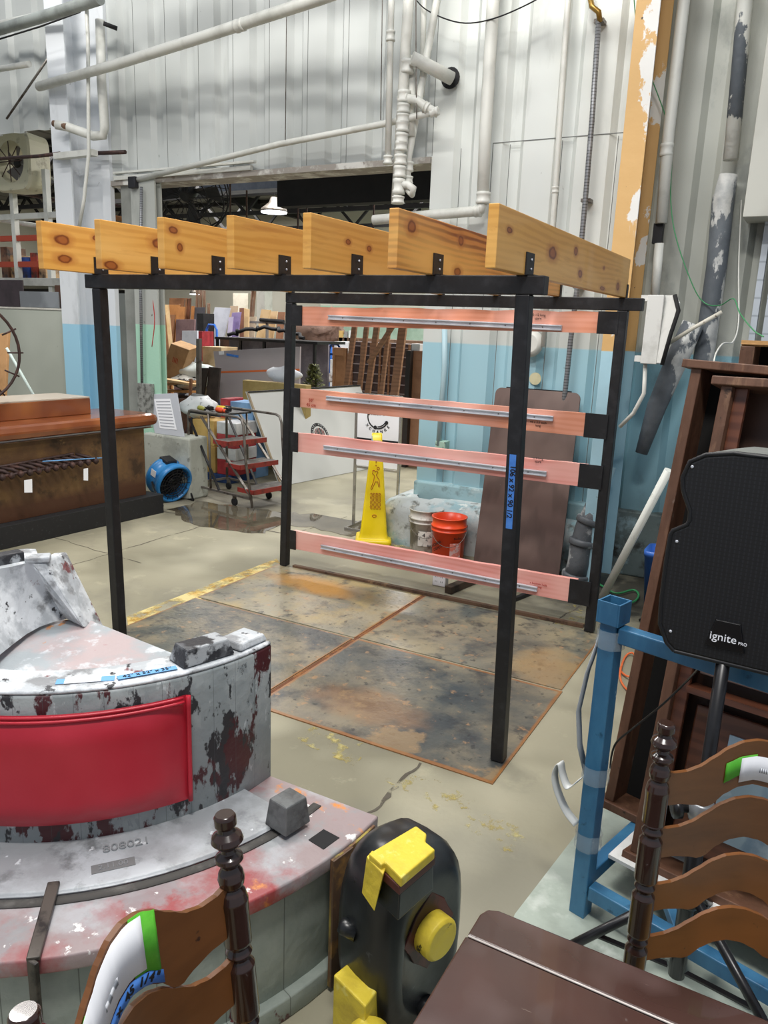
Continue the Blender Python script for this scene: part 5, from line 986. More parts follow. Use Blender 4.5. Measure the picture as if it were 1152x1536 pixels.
# ================================================================ pipes over the front wall
pipe('overhead_pipe', [gy(58, 130, 2.9), gy(170, 98, 2.75), gy(300, 57, 2.6), gy(480, -2, 2.4), gy(640, -60, 2.2)], .045, mPipe, 'long white pipe running diagonally across the top of the metal wall', 'pipe', cpl=[(gy(354, 40, 2.53), gy(366, 36, 2.52), 1.12)])
pipe('sprinkler_pipe', [gy(196, 272, 3.1), gy(420, 216, 3.0), gy(580, 185, 2.95), gy(655, 167, 2.92)], .026, mPipe, 'thin white pipe rising from the lintel corner to the pipe cluster', 'pipe', cpl=[(gy(645, 170, 2.92), gy(658, 166, 2.92), 1.3)])
def vp_(x0, y0, x1, y1, Y): return [gy(x0, y0, Y), gy(x1, y1, Y)]
C_ = lambda x, y, Y, L_=.1, k=1.25: (gy(x, y, Y)+Z*(L_/2), gy(x, y, Y)-Z*(L_/2), k)
P_ = [gy(609, -60, 2.9), gy(609, 0, 2.9), gy(594, 300, 2.9)]
pb_ = gy(594, 322, 2.9)
pipe('riser_pipe', [gy(611, -60, 2.9), gy(613, 0, 2.9), gy(594, 306, 2.9)], .042, mPipe, 'thickest white riser with many couplings in the pipe cluster', 'pipe', cpl=[C_(611, y, 2.9, .10) for y in (100,)]+[C_(597+(y-300)*-.06, y, 2.9, h) for y, h in ((145, .09), (163, .07), (178, .07), (190, .08), (208, .08), (220, .07), (240, .08), (258, .09), (280, .12), (300, .06))])
pipe('riser_pipe', [gy(589, -60, 2.86), gy(587, 0, 2.86), gy(582, 240, 2.86)], .026, mPipe, 'slim white riser left of the coupled one', 'pipe', cpl=[C_(586, 54, 2.86, .08, 1.4), C_(582, 240, 2.86, .07, 1.5)])
pipe('riser_pipe', [gy(614, -60, 3.0)+V((.28, 0, 0)), gy(612, 0, 3.0)+V((.26, 0, 0)), gy(611, 245, 3.0), gy(611, 275, 2.98)], .03, mPipe, 'white riser with a curled trap at its foot right of the coupled one', 'pipe', cpl=[C_(613, 118, 3.0, .06, 1.3), C_(613, 250, 3.0, .08, 1.35), C_(612, 270, 2.99, .06, 1.4)])
pipe('pipe_trap', [gy(611, 272, 2.96), gy(612, 284, 2.94), gy(618, 291, 2.92), gy(620, 283, 2.9), gy(612, 277, 2.9), gy(600, 277, 2.9)], .03, mPipe, 'curled white pipe trap beside the coupled riser', 'pipe')
pipe('riser_pipe', [gy(640, -60, 3.05), gy(636, 0, 3.05), gy(633, 145, 3.05)], .022, mPipe, 'thin white riser ending at the branch elbows', 'pipe')
pipe('riser_pipe', [gy(617, 85, 2.98), gy(615, 205, 2.98)], .042, mPipe, 'short thick pale pipe hanging behind the branch elbow', 'pipe')
pipe('branch_pipe', [gy(598, 150, 2.9), gy(606, 147, 2.9), gy(625, 150, 2.9), gy(635, 158, 2.9), gy(648, 166, 2.92), gy(657, 170, 2.95)], .034, mPipe, 'white branch pipe with elbows leaving the coupled riser', 'pipe', cpl=[(gy(606, 147, 2.9), gy(613, 147, 2.9), 1.25), (gy(636, 159, 2.9), gy(643, 163, 2.91), 1.3)])
pipe('stub_pipe', [gy(618, 87, 2.85), gy(650, 103, 2.97), gy(678, 118, 3.1)], .05, mPipe, 'white pipe stub entering the metal wall through a dark hole', 'pipe')
tag(MB().lathe(gy(677, 118, 3.17), [(.075, 0), (.08, .02)], 18, (0, -1, 0)).build('wall_hole', mInk), 'dark hole in the metal wall around the pipe stub', 'hole')
pipe('hanger_rod', [gy(624, -60, 2.86), gy(624, 70, 2.86), gy(625, 178, 2.88)], .005, mSteel, 'thin steel rod hanging beside the coupled riser', 'rod', n=6)
pipe('riser_pipe', [gy(742, -60, 3.05), gy(740, 0, 3.05), gy(728, 200, 3.05), gy(724, 305, 3.05)], .048, mPipe, 'big white riser ending in an elbow behind the right joists', 'pipe', cpl=[C_(725, 297, 3.05, .09, 1.2)])
pipe('elbow_pipe', [gy(724, 303, 3.05), gy(721, 315, 3.05), gy(712, 317, 3.05), gy(640, 323, 3.05), gy(560, 330, 3.0)], .04, mPipe, 'white horizontal pipe from the elbow towards the cluster', 'pipe', cpl=[(gy(722, 316, 3.05), gy(712, 317, 3.05), 1.2)])
pipe('riser_pipe', [gy(853, -60, 3.12), gy(852, 0, 3.12), gy(833, 285, 3.12), gy(829, 340, 3.12), gy(815, 520, 3.12)], .022, mPipe, 'slim white riser on the wall above the rightmost joist', 'pipe', cpl=[C_(833, 285, 3.12, .05, 1.3)])
# wrapped box end below: water pipe with an end cap near the blue boundary
pipe('wall_pipe', [gy(667, 487, 3.12), gy(667, 550, 3.12), gy(658, 668, 3.12)], .024, M('blue white pipe', 'a9c6cf', rough=.5), 'pipe on the blue wall left of the folded table', 'pipe')
tag(MB().box(gy(653, 660, 3.1).x, gy(668, 660, 3.1).x, 3.10, 3.2, gy(660, 678, 3.1).z, gy(660, 662, 3.1).z).build('outlet', M('mint outlet', 'a9c9b8', [('noise', '4a4a44', .6, .65, 30)], rough=.6), None, .006), 'broken outlet at the foot of the wall pipe', 'outlet')
tag(MB().lathe(gy(797, 515, 3.15), [(.10, 0), (.11, .03), (.07, .06)], 20, (0, -1, 0)).build('wall_fixture', mPipe), 'round white fixture on the wall behind the near right post', 'fixture')
tag(MB().lathe(gy(803, 568, 3.19), [(.05, 0), (.05, .004)], 20, (0, -1, 0)).build('wall_plate', W('cream disc', 'c9c3a0', 'b0a880')), 'cream round patch on the blue wall right of the near post', 'plate')
# ribbed conduit
cpts = [gy(898, 30, 3.1), gy(888, 180, 3.1), gy(878, 300, 3.1), gy(866, 430, 3.1), gy(856, 510, 3.1), gy(848, 585, 3.1), gy(840, 640, 3.1)]
cd_ = thing('ribbed_conduit', 'grey ribbed flexible conduit running down the wall behind the rightmost joist', 'conduit', cpts[-1])
mCd = M('grey conduit', '85878a', [('lines', '3d3e40', .35, .45, .022, 2), ('noise', 'a5a7a9', .6, .7, 8)], rough=.4, metal=.4)
MB().tube(cpts, .02, 10).build('conduit_run', mCd, cd_)
for p in (cpts[0], cpts[2], cpts[3]): MB().box(p.x-.035, p.x+.035, p.y+.0, p.y+.085, p.z-.012, p.z+.012).build('clip', mSteel, cd_)
MB().tube([gy(882, -20, 3.1), gy(888, 10, 3.08), gy(898, 18, 3.06), gy(900, 32, 3.1)], .02, 10).build('elbow', M('brass fitting', '9a7a3a', rough=.35, metal=.7), cd_)
# chains
for x0, y0, x1, y1, lb in ((574, 0, 571, 180, 'thin chain hanging on the wall left of the riser cluster'), (430, 36, 428, 210, 'thin chain hanging from the long diagonal pipe')):
    a = gy(x0, y0-30, 2.8); b = gy(x1, y1, 2.95); m = MB(); n = 60
    for k in range(n):
        p = lerp(a, b, (k+.5)/n); d = X if k % 2 else Y_; m.add([p+d*-.009+Z*.02, p+d*.009+Z*.02, p+d*.009-Z*.02, p-d*.009-Z*.02], [(0, 1, 2, 3)])
    tag(MB().tube([a, b], .004, 5).build('chain', mSteel), lb, 'chain')
# pipes near the white column, left top
pipe('column_pipe', [gy(128, -40, 2.86), gy(132, 60, 2.86), gy(133, 230, 2.86), gy(126, 300, 2.86), (gy(118, 345, 2.86))], .018, mPipe, 'thin white conduit running down the white column', 'pipe')
pipe('column_pipe', [gy(150, 30, 3.0), gy(152, 120, 3.0), gy(157, 190, 3.0), gy(155, 203, 3.0), gy(140, 204, 2.98), gy(100, 190, 2.9), gy(84, 187, 2.85)], .045, mPipe, 'thick white pipe bending around the white column', 'pipe')
pipe('rusty_pipe', [gy(100, 190, 2.88), gy(80, 185, 2.85)], .03, mOldw, 'rusty pipe stub at the left of the white column', 'pipe')
pipe('cross_pipe', [gy(0, 238, 2.95), gy(60, 234, 2.95), gy(90, 230, 2.93)], .018, mIron, 'rusty pipe crossing in front of the cream fan', 'pipe')
pipe('cross_pipe', [gy(140, 230, 3.06), gy(188, 228, 3.06)], .02, mIron, 'rusty pipe stub right of the white column', 'pipe')
tag(MB().box(gy(82, 232, 2.9).x, gy(140, 232, 2.9).x, 2.88, 2.96, gy(100, 237, 2.9).z, gy(100, 228, 2.9).z).build('pipe_clamp', mPipe), 'white clamp bar across the white column', 'clamp')
pipe('roof_pipe', [gy(-20, 50, 2.6), gy(75, 22, 2.5), gy(150, -2, 2.4)], .05, W('grey pipe', '9aa09c', '7f8581'), 'grey pipe crossing the top left corner', 'pipe')
pipe('roof_pipe', [gy(-20, 40, 2.9), gy(140, 5, 2.8)], .03, mPipe, 'white pipe above the grey one in the top left corner', 'pipe')
pipe('roof_pipe', [gy(-10, 105, 2.9), gy(44, 96, 2.85)], .03, mPipe, 'capped white pipe end below the roof at the top left', 'pipe')
pipe('brace_rod', [gy(10, 178, 3.1), gy(76, 82, 3.05)], .012, mSteel, 'thin brace rod on the metal wall left of the white column', 'rod')
pipe('cable_rod', [gy(-5, 60, 2.7), gy(60, 40, 2.7), gy(120, 18, 2.7)], .008, mDark, 'black rod below the grey pipe at the top left', 'rod')
pipe('roof_pipe', [gy(155, 35, 2.9), gy(176, 43, 3.0)], .02, mDark, 'short black pipe stub right of the white column top', 'pipe')
pipe('hanging_cord', [gy(229, 255, 3.3), gy(229, 430, 3.12), gy(232, 480, 3.1), gy(228, 520, 3.1)], .005, M('red cord', 'b02828', rough=.5), 'thin red cord hanging down the green column', 'cord', n=6)
pipe('column_conduit', [gy(212, 280, 3.06), gy(211, 430, 3.06), gy(213, 575, 3.06)], .015, mCd, 'grey conduit on the face of the green column', 'conduit')
tag(MB().box(gy(206, 600, 3.04).x, gy(226, 600, 3.04).x, 3.04, 3.1, gy(210, 622, 3.04).z, gy(210, 575, 3.04).z).build('junction_box', W('grey box', '8f918c', '4a4a46', 20), None, .004), 'grey junction box low on the green column', 'junction box')
block('black_junction', 'small black junction box at the lintel corner', 'junction box', 192, 264, 202, 282, 3.05, .05, mBlack)
# ================================================================ framed notice on the plinth, blower, rolling steps
nz = .662
n0 = gy(222, 650, 3.0); tl = gy(218, 592, 3.06); tr = gy(262, 590, 3.06); bl = gy(226, 655, 3.0); br = gy(270, 650, 3.0)
bl.z = nz; br.z = nz; bl.y = br.y = 3.06; tl.y = tr.y = 3.09
nt = thing('notice_board', 'light grey framed notice sheet leaning on the concrete plinth', 'notice board', lerp(bl, br, .5))
MB().hexa([bl, br, br+V((0, .012, 0)), bl+V((0, .012, 0))], [tl, tr, tr+V((0, .012, 0)), tl+V((0, .012, 0))]).build('board', M('grey board', 'b9bdc4', rough=.5), nt, .002)
def nq(a, b): return lerp(lerp(bl, br, a), lerp(tl, tr, a), b)+V((0, -.003, 0))
pp_ = MB().add([nq(.22, .15), nq(.8, .15), nq(.76, .88), nq(.2, .88)], [(0, 1, 2, 3)]).build('paper_sheet', mWhite, nt)
for k in range(9): MB().add([nq(.26, .2+k*.075)+V((0, -.001, 0)), nq(.74, .2+k*.075)+V((0, -.001, 0)), nq(.74, .225+k*.075)+V((0, -.001, 0)), nq(.26, .225+k*.075)+V((0, -.001, 0))], [(0, 1, 2, 3)]).build('print_line', M('print grey', 'a3a7ad', rough=.7), pp_)
# blower
bf = gz(256, 752, 0); bfc = V((-2.36, 2.86, .235)); bax = V((.95, -.18, -.30)).normalized()
bl_ = thing('drum_blower', 'blue round floor blower with a black grille beside the bar counter', 'fan', (bfc.x, bfc.y, 0))
mBf = M('blue enamel', '2c7ab8', [('soft', '3a8ccc', .45, .7, 5)], rough=.35)
MB().lathe2(bfc-bax*.13, [(.17, 0), (.205, .02), (.212, .06), (.196, .07), (.192, .13), (.196, .19), (.214, .20), (.212, .245), (.195, .26), (.18, .25), (.17, .05)], 36, bax).build('drum', mBf, bl_)
for k in range(6): MB().lathe2(bfc+bax*.115, [(.19-.032*k, 0), (.185-.032*k, .006), (.18-.032*k, 0)], 30, bax).build('grille_ring', mDark, bl_)
u = bax.orthogonal().normalized(); w_ = bax.cross(u)
for k in range(16): a = k*math.pi/8; MB().tube([bfc+bax*.12+(u*math.cos(a)+w_*math.sin(a))*.02, bfc+bax*.12+(u*math.cos(a)+w_*math.sin(a))*.185], .003, 5).build('grille_wire', mDark, bl_)
MB().lathe(bfc+bax*.0, [(.18, 0), (.18, .01)], 30, bax).build('impeller', mInk, bl_)
MB().lathe(bfc-bax*.02, [(.05, 0), (.05, .12)], 16, bax).build('motor', mBlack, bl_)
q = bfc+Z*.19+V((0, 0, 0)); MB().bar(q-bax*.07, q+bax*.07, .13, .07).build('switch_box', mBlack, bl_, .012)
MB().bar(bfc+V((-.02, -.19, .09))-bax*.04, bfc+V((-.02, -.19, .09))+bax*.04, .004, .07).build('sticker', mWhite, bl_)
for s in (-1, 1):
    sd = V((bax.y, -bax.x, 0)).normalized()*s
    MB().tube([bfc+sd*.20, bfc+sd*.2+Z*-.14+V((bax.x, bax.y, 0))*.1, V((bfc.x, bfc.y, .012))+sd*.19+V((bax.x, bax.y, 0))*.17, V((bfc.x, bfc.y, .012))+sd*.19-V((bax.x, bax.y, 0))*.16], .011, 8).build('stand_leg', mBlack, bl_)
# rolling steps
L0 = gz(285, 742); L1 = gz(385, 768); L2 = gz(432, 738)
la = L0; lu = (V((L1.x-L0.x, L1.y-L0.y, 0))).normalized(); LL = 1.02; lv = V((-lu.y, lu.x, 0)); lw = .52
ls = thing('rolling_steps', 'three step rolling warehouse ladder with grey tube rails and red edged treads', 'rolling ladder', la+lu*LL/2+lv*lw/2)
def lp(a, b, z): return la+lu*a+lv*b+Z*z
LH = .93
for b in (0, lw):
    MB().tube([lp(0, b, .10), lp(0, b, LH-.06), lp(.02, b, LH-.01), lp(.06, b, LH), lp(.80, b, LH), lp(.86, b, LH-.02), lp(.89, b, LH-.08), lp(.92, b, .5), lp(LL, b, .03)], .014, 10).build('side_rail', mSteel, ls)
    MB().bar(lp(0, b, .12), lp(LL-.02, b, .12), .022, .022).build('base_bar', mSteel, ls)
    MB().bar(lp(.22, b, .88), lp(LL-.02, b, .14), .03, .012).build('stringer', mSteel, ls); MB().bar(lp(.02, b, .84), lp(.5, b, .13), .028, .01).build('brace', mBlack, ls)
    MB().tube([lp(.36, b, .12), lp(.34, b, LH)], .012, 8).build('post', mSteel, ls)
MB().bar(lp(0, 0, .12), lp(0, lw, .12), .022, .022).build('base_bar', mSteel, ls)
mTr = M('grey tread', '55524e', [('noise', '77736c', .5, .65, 20)], rough=.7); mRd = M('red edge', '8c3028', [('noise', '5a2620', .5, .65, 9)], rough=.5)
MB().box(0, 1, 0, 1, 0, 1, Matrix.Identity(4)) if False else None
def tread(a0, a1, z): 
    o = MB().hexa([lp(a0, 0, z-.02), lp(a1, 0, z-.02), lp(a1, lw, z-.02), lp(a0, lw, z-.02)], [lp(a0, 0, z), lp(a1, 0, z), lp(a1, lw, z), lp(a0, lw, z)]).build('tread', mTr, ls, .003)
    MB().bar(lp(a1, 0, z-.02), lp(a1, lw, z-.02), .012, .05).build('tread_edge', mRd, o); MB().bar(lp(a0, -.004, z-.02), lp(a1, -.004, z-.02), .01, .045).build('tread_edge', mRd, o)
tread(.42, .66, .66); tread(.60, .84, .44); tread(.80, 1.04, .21)
MB().hexa([lp(.0, 0, LH-.03), lp(.42, 0, LH-.03), lp(.42, lw, LH-.03), lp(.0, lw, LH-.03)], [lp(.0, 0, LH-.012), lp(.42, 0, LH-.012), lp(.42, lw, LH-.012), lp(.0, lw, LH-.012)]).build('platform', mBlack, ls, .003)
for a, b in ((.05, .02), (.72, .02), (.05, lw-.02), (.72, lw-.02)):
    w1 = MB().bar(lp(a, b, .12), lp(a, b, .075), .03, .03).build('caster_fork', mSteel, ls); MB().lathe(lp(a, b-.012, .042), [(.03, -.0), (.042, .003), (.042, .021), (.03, .024)], 18, lv).build('wheel', mInk, w1)
# tools on the platform
def drill(o, d, m1, label):
    o = V(o); d = V(d).normalized(); s = V((-d.y, d.x, 0)); t = thing('cordless_drill', label, 'drill', o)
    MB().lathe(o+Z*.03, [(.02, 0), (.028, .01), (.03, .09), (.024, .11), (.018, .13), (.02, .15), (.012, .18)], 14, d).build('motor_body', m1, t); MB().lathe(o+Z*.03+d*.125, [(.016, 0), (.02, .01), (.012, .06)], 12, d).build('chuck', mInk, t)
    MB().bar(o+Z*.028+d*.03, o+Z*.028+d*.03+s*.11, .035, .03).build('handle', mInk, t, .004); MB().bar(o+Z*.028+d*.0+s*.11, o+Z*.028+d*.08+s*.11, .05, .04).build('battery', mInk, t, .004)
mDy = M('tool yellow', 'd8b81e', rough=.4); mDo = M('tool orange', 'd8502a', rough=.4)
drill(lp(.06, .10, LH-.01), lu*.9-lv*.3, M('olive tool', '8a8a3a', rough=.5), 'olive and yellow cordless drill on the rolling steps')
drill(lp(.16, .26, LH-.01), lu*.8+lv*.1, mDy, 'yellow and black cordless drill behind the olive one')
drill(lp(.28, .16, LH-.01), lu*.9-lv*.1, mDo, 'orange power tool on the rolling steps platform')
# ================================================================ goods behind the steps
mCar = W('carton tan', 'c19c5a', 'a9864a'); mRw = W('red packaging', 'b0343a', '8d262c'); mWw = W('white packaging', 'd9dadb', 'bcbdbf')
block('carton_stack', 'tan carton, upper of two behind the rolling steps', 'carton', 290, 640, 318, 690, 3.75, .35, mCar, 'x') ; 
o = bpy.context.scene.objects['carton_stack']; o.name = 'carton'; del o['group']; o['label'] = 'tall stack of tan cardboard behind the rolling steps'; 
def stackbox(name, label, cat, x0, x1, Y, z0, z1, dep, mt, g=None):
    a = gy(x0, 650, Y).x; b = gy(x1, 650, Y).x; return tag(MB().box(a, b, Y, Y+dep, z0, z1).build(name, mt, None, .008), label, cat, g)
bpy.data.objects.remove(o)
stackbox('carton', 'tan carton on the floor behind the rolling steps', 'carton', 288, 322, 3.95, .1, .42, .35, mCar); stackbox('carton', 'tan carton stacked on another behind the rolling steps', 'carton', 289, 321, 3.95, .42, .72, .35, W('carton light', 'cba866', 'b5924f'))
stackbox('pallet', 'blue pallet under the tan cartons', 'pallet', 286, 345, 3.93, 0, .1, .5, W('pallet blue', '2a4a86', '1d3560'))
stackbox('packaged_box', 'red and white box low behind the rolling steps', 'box', 325, 352, 3.95, .1, .28, .4, mRw); stackbox('packaged_box', 'white box between two red ones behind the rolling steps', 'box', 325, 353, 3.95, .28, .42, .4, mWw); stackbox('packaged_box', 'upper red box behind the rolling steps', 'box', 325, 352, 3.95, .42, .58, .4, W('red packaging two', 'c04a4e', '9d363a')); stackbox('packaged_box', 'top white box behind the rolling steps', 'box', 325, 354, 3.95, .58, .72, .4, mWw)
def sack(name, label, cat, px, py, Y, sx, sy, sz, mt, seed=0, z0=None):
    c = gy(px, py, Y); rows = []
    for i in range(9):
        v = i/8; r = []
        for j in range(20):
            a = 2*math.pi*j/20; k = math.sin(math.pi*min(max(v, .06), .94))**.45; p = V((math.cos(a)*k*sx, math.sin(a)*k*sy, (v)*sz)); n_ = 1+.35*pn(p*6+V((seed, seed, 0))); r.append(V((c.x+p.x*n_, c.y+p.y*n_, (c.z if z0 is None else z0)+p.z*(1+.25*pn(p*5+V((0, seed, 3)))))))
        rows.append(r)
    return tag(MB().grid(rows, True, True).build(name, mt), label, cat)
sack('plastic_sack', 'white plastic sack with black print behind the steps platform', 'sack', 300, 640, 4.1, .24, .2, .26, M('sack white', 'd6d8da', [('noise', '5b5d60', .62, .66, 14)], rough=.5), 2, .72)
stackbox('blue_case', 'light blue case behind the rolling steps', 'case', 343, 380, 4.35, .0, .92, .3, W('light blue case', '7fa6cf', '6a90b8')); stackbox('red_case', 'narrow red case beside the light blue one', 'case', 331, 342, 4.3, .0, .95, .3, mRw)
tag(MB().tube([gz(312, 700), gz(312, 700)+Z*.25, gz(309, 700)+Z*.45], [.04, .045, .03], 10).build('roll', W('tan roll', 'b9a680', '9a8864')), 'tan paper roll standing in front of the cartons', 'roll')
# white leaning sheet with the round emblem
wa_ = V((-1.90, 4.2, 0)); wb_ = V((-1.62, 6.3, 0)); wl = gy(371, 588, 4.2); wta = V((wl.x, 4.2, wl.z)); wtb = wta+(wb_-wa_)
ws = thing('whiteboard_sheet', 'long pale grey sheet leaning behind the frame with a round emblem', 'panel', lerp(wa_, wb_, .5))
mWs = M('pale board', 'bfc1bf', [('soft', 'cfd1cf', .4, .6, 1.2)], rough=.4)
dn = V((-.03, 0, -.01)); MB().hexa([wa_+V((0, 0, .004)), wb_+V((0, 0, .004)), wb_+V((-.03, 0, .004)), wa_+V((-.03, 0, .004))], [wta, wtb, wtb+V((-.03, 0, 0)), wta+V((-.03, 0, 0))]).build('sheet', mWs, ws, .002)
wu = (wb_-wa_).normalized(); wv = (wta-wa_).normalized(); wn_ = wu.cross(wv); wn_ = wn_ if wn_.x > 0 else -wn_
MB().bar(wa_+wn_*.004+Z*.01, wta+wn_*.004, .025, .012, wn_).build('edge_strip', W('strip tan', '9a8a70', '7a6b55'), ws); MB().bar(wta, wtb, .035, .012).build('edge_strip', mInk, ws)
d = ray(480, 652); tt = ((wa_-CAM).dot(wn_))/d.dot(wn_); ec = CAM+d*tt+wn_*.004
em = MB()
for r0, r1 in ((.155, .115),): 
    em.grid([[ec+wu*(r0*math.cos(t))+wv*(r0*math.sin(t)) for t in [k*math.pi/20 for k in range(41)]], [ec+wu*(r1*math.cos(t))+wv*(r1*math.sin(t)) for t in [k*math.pi/20 for k in range(41)]]], False)
em = em.build('round_emblem', mInk, ws)
mEr = M('emblem dark red', '8a4a44', rough=.6)
for k in range(-3, 4):
    h = math.sqrt(.1**2-(k*.026)**2); MB().bar(ec+wu*(k*.026)-wv*(h*.9)+wn_*.002, ec+wu*(k*.026)+wv*h*.9+wn_*.002, .012, .002, wn_).build('emblem_stripe', mEr if abs(k) != 1 else mInk, em)
for i, chh in enumerate('INDUSTRY EXCHANGE'):
    if chh == ' ': continue
    a = math.radians(200-i*13.5); dd_ = wu*math.cos(a)+wv*math.sin(a)
    if wu.dot(RT) < 0: dd_ = -wu*math.cos(a)+wv*math.sin(a)
    tt_ = (wu if wu.dot(RT) > 0 else -wu)*math.sin(a)-wv*math.cos(a)
    text(chh, .026, ec+dd_*.135+wn_*.003, tt_, dd_, mWhite, em, 'lettering')
# pinkish panel with orange strap line behind
pk = thing('drywall_panel', 'big pinkish grey panel with an orange line and blue tape behind the steps', 'panel', gy(370, 600, 5.6)); pk.location.z = 0; ORG[pk.name] = V(pk.location)
mPk = M('pinkish grey panel', 'a79fa2', [('soft', 'b3abad', .4, .6, 1)], rough=.5)
PT = lambda x, y: gy(x, y, 5.6)
tl, tr = PT(320, 527), PT(450, 520); bl, br = PT(350, 720), PT(455, 720); bl.z = br.z = 0; bl.y = br.y = 5.45
MB().hexa([bl, br, br+V((0, .03, 0)), bl+V((0, .03, 0))], [tl, tr, tr+V((0, .03, 0)), tl+V((0, .03, 0))]).build('panel_sheet', mPk, pk, .002)
MB().bar(lerp(tl, bl, .2)+V((0, -.0, 0)), lerp(tr, br, .19)+V((0, -.0, 0)), .012, .025).build('orange_stripe', M('orange line', 'd8703a', rough=.6), pk)
MB().bar(lerp(lerp(tl, tr, .16), lerp(bl, br, .16), .035)+V((0, -.006, 0)), lerp(lerp(tl, tr, .3), lerp(bl, br, .3), .06)+V((0, -.006, 0)), .006, .03).build('tape', mBlueTape, pk); MB().bar(lerp(lerp(tl, tr, .07), lerp(bl, br, .07), .02)+V((0, -.006, 0)), lerp(lerp(tl, tr, .13), lerp(bl, br, .13), .02)+V((0, -.006, 0)), .006, .045).build('label', mWhite, pk)
stackbox('carton', 'flat yellow tan carton behind the pale leaning sheet', 'carton', 364, 458, 5.0, 0, gy(400, 573, 5.0).z, .12, W('yellow carton', 'a8935c', '8f7b48'))
sack('plastic_wrap', 'crumpled clear white plastic lying on the flat carton', 'plastic wrap', 425, 572, 5.05, .28, .1, .18, W('wrap white', 'd5d8dd', 'b9bdc4'), 5)
# dark boards standing left of it
board('dark_board', 'dark brown board leaning left of the pinkish panel', 'board', 302, 312, 552, 552, 5.2, W('dark brown', '33281f', '221a14'), shift=-.1); board('dark_board', 'grey brown board leaning closest to the pinkish panel', 'board', 313, 330, 550, 552, 5.25, W('grey dark brown', '433832', '2b231e'), shift=.05); 
board('steel_angle', 'grey steel angle upright in front of the pile', 'steel post', 294, 299, 508, 508, 5.0, mSteel, tilt=.05, th=.05)
# ---- leaning doors and sheets further back
mOr1 = W('orange brown door', 'a8703c', '8f5c2e'); mOr2 = W('brown board', '8a5e3e', '6e482e'); mPw = W('pale wood', 'd8b98c', 'c4a272')
for i, (x0, x1, t0, t1, Y, mt, sh_, lb) in enumerate((
    (244, 262, 472, 472, 9.4, mOr2, 0, 'brown board behind the green column, leftmost of the far pile'), (252, 270, 457, 457, 9.6, mOr1, 0, 'orange brown door left in the far pile'), (266, 277, 460, 460, 9.2, mOr1, 0, 'narrow orange door in the far pile'), (254, 276, 447, 447, 10.2, mOr2, 0, 'tall reddish brown board topmost in the far pile'),
    (247, 252, 457, 457, 8.8, mPw, .5, 'pale stick leaning before the orange doors'), (278, 281, 447, 447, 9.9, mOr2, .0, 'thin brown batten in the far pile, left one'), (282, 286, 448, 447, 9.9, W('red brown', '6d4028', '54301e'), 0, 'thin red brown batten in the far pile, middle one'), (287, 291, 459, 459, 9.8, mOr1, 0, 'thin orange batten in the far pile, right one'),
    (291, 307, 461, 461, 10.5, W('slate panel', '4d4d55', '3b3b42'), 0, 'slate grey panel standing right of the battens'), (322, 345, 461, 462, 8.8, W('white sheet', 'c8ccd8', 'b5b9c6'), -.35, 'white sheet leaning in the far pile'), (345, 356, 459, 459, 9.4, W('beige sheet', 'bda58c', 'a8907a'), 0, 'beige sheet behind the purple boards'),
    (343, 349, 476, 475, 8.5, W('lilac board', 'c4bcd6', 'aea5c4'), 0, 'lilac board left of the purple one'), (348, 361, 469, 468, 8.6, W('purple board', '8f7fae', '7c6d9a'), -.1, 'purple board in the far pile'), (359, 367, 462, 462, 8.9, W('rust brown board', '8a5a44', '744a36'), .25, 'rust brown board right of the purple one'), (366, 373, 462, 464, 8.7, mPw, .2, 'pale narrow board right of the rust brown one'),
    (374, 384, 475, 475, 9.0, W('cream board', 'c9b9a2', 'b5a58e'), 0, 'cream board left of the metal rail'), (392, 406, 464, 465, 10.0, mPw, -.3, 'pale wood panel leaning far right in the pile'), (405, 416, 467, 467, 10.2, W('light wood', 'dcc09a', 'c8aa82'), -.2, 'light wood panel beside the pale one'), (417, 427, 468, 468, 10.1, W('brown planks', '9a6c50', '7d543c'), 0, 'brown plank bundle at the edge of the far left post'))):
    board('leaning_board', lb, 'board', x0, x1, t0, t1, Y, mt, shift=sh_, tilt=.3)
for i, (x, t, s) in enumerate(((296, 432, .25), (301, 434, .4), (306, 436, .55), (313, 455, .5), (379, 434, -.1), (382, 437, -.2))):
    a = gy(x, t, 10.8); tag(MB().tube([V((a.x+s*.6, 10.6, 0)), V((a.x+s*.15, 10.7, a.z*.6)), a], .035, 7).build('wood_pole', W('pole brown', '7a5a44', '5e4332')), 'rough brown pole standing against the far wall', 'pole', 'rough poles against the far wall')
# frame with white paper, carton with red print, scrap pile
board('picture_frame', 'mauve brown frame leaning in front of the orange doors', 'frame', 264, 292, 479, 479, 7.4, W('mauve frame', '8c6f70', '755a5c'), shift=.1); board('paper_sheet', 'long white paper sheet leaning on the mauve frame', 'paper', 273, 296, 496, 496, 7.15, W('paper bluish', 'd9dde8', 'c6cad6'), shift=.15)
def bx3(name, label, cat, corners, dep, mt, bev=.006):
    a = [V(p) for p in corners]; d = V(dep); return tag(MB().hexa(a, [p+d for p in a]).build(name, mt, None, bev), label, cat)
Yc = 6.2
cb_ = bx3('carton', 'open tan carton with red print tipped over on the scrap pile', 'carton', [gy(240, 566, Yc), gy(266, 575, Yc), gy(284, 525, Yc), gy(256, 515, Yc)], (.03, .2, .05), W('carton kraft', 'b8946c', 'a07e58'))
text('IIII', .12, gy(263, 541, Yc)+V((0, -.006, 0)), (1, 0, -.3), Z, mRedInk, cb_, 'print')
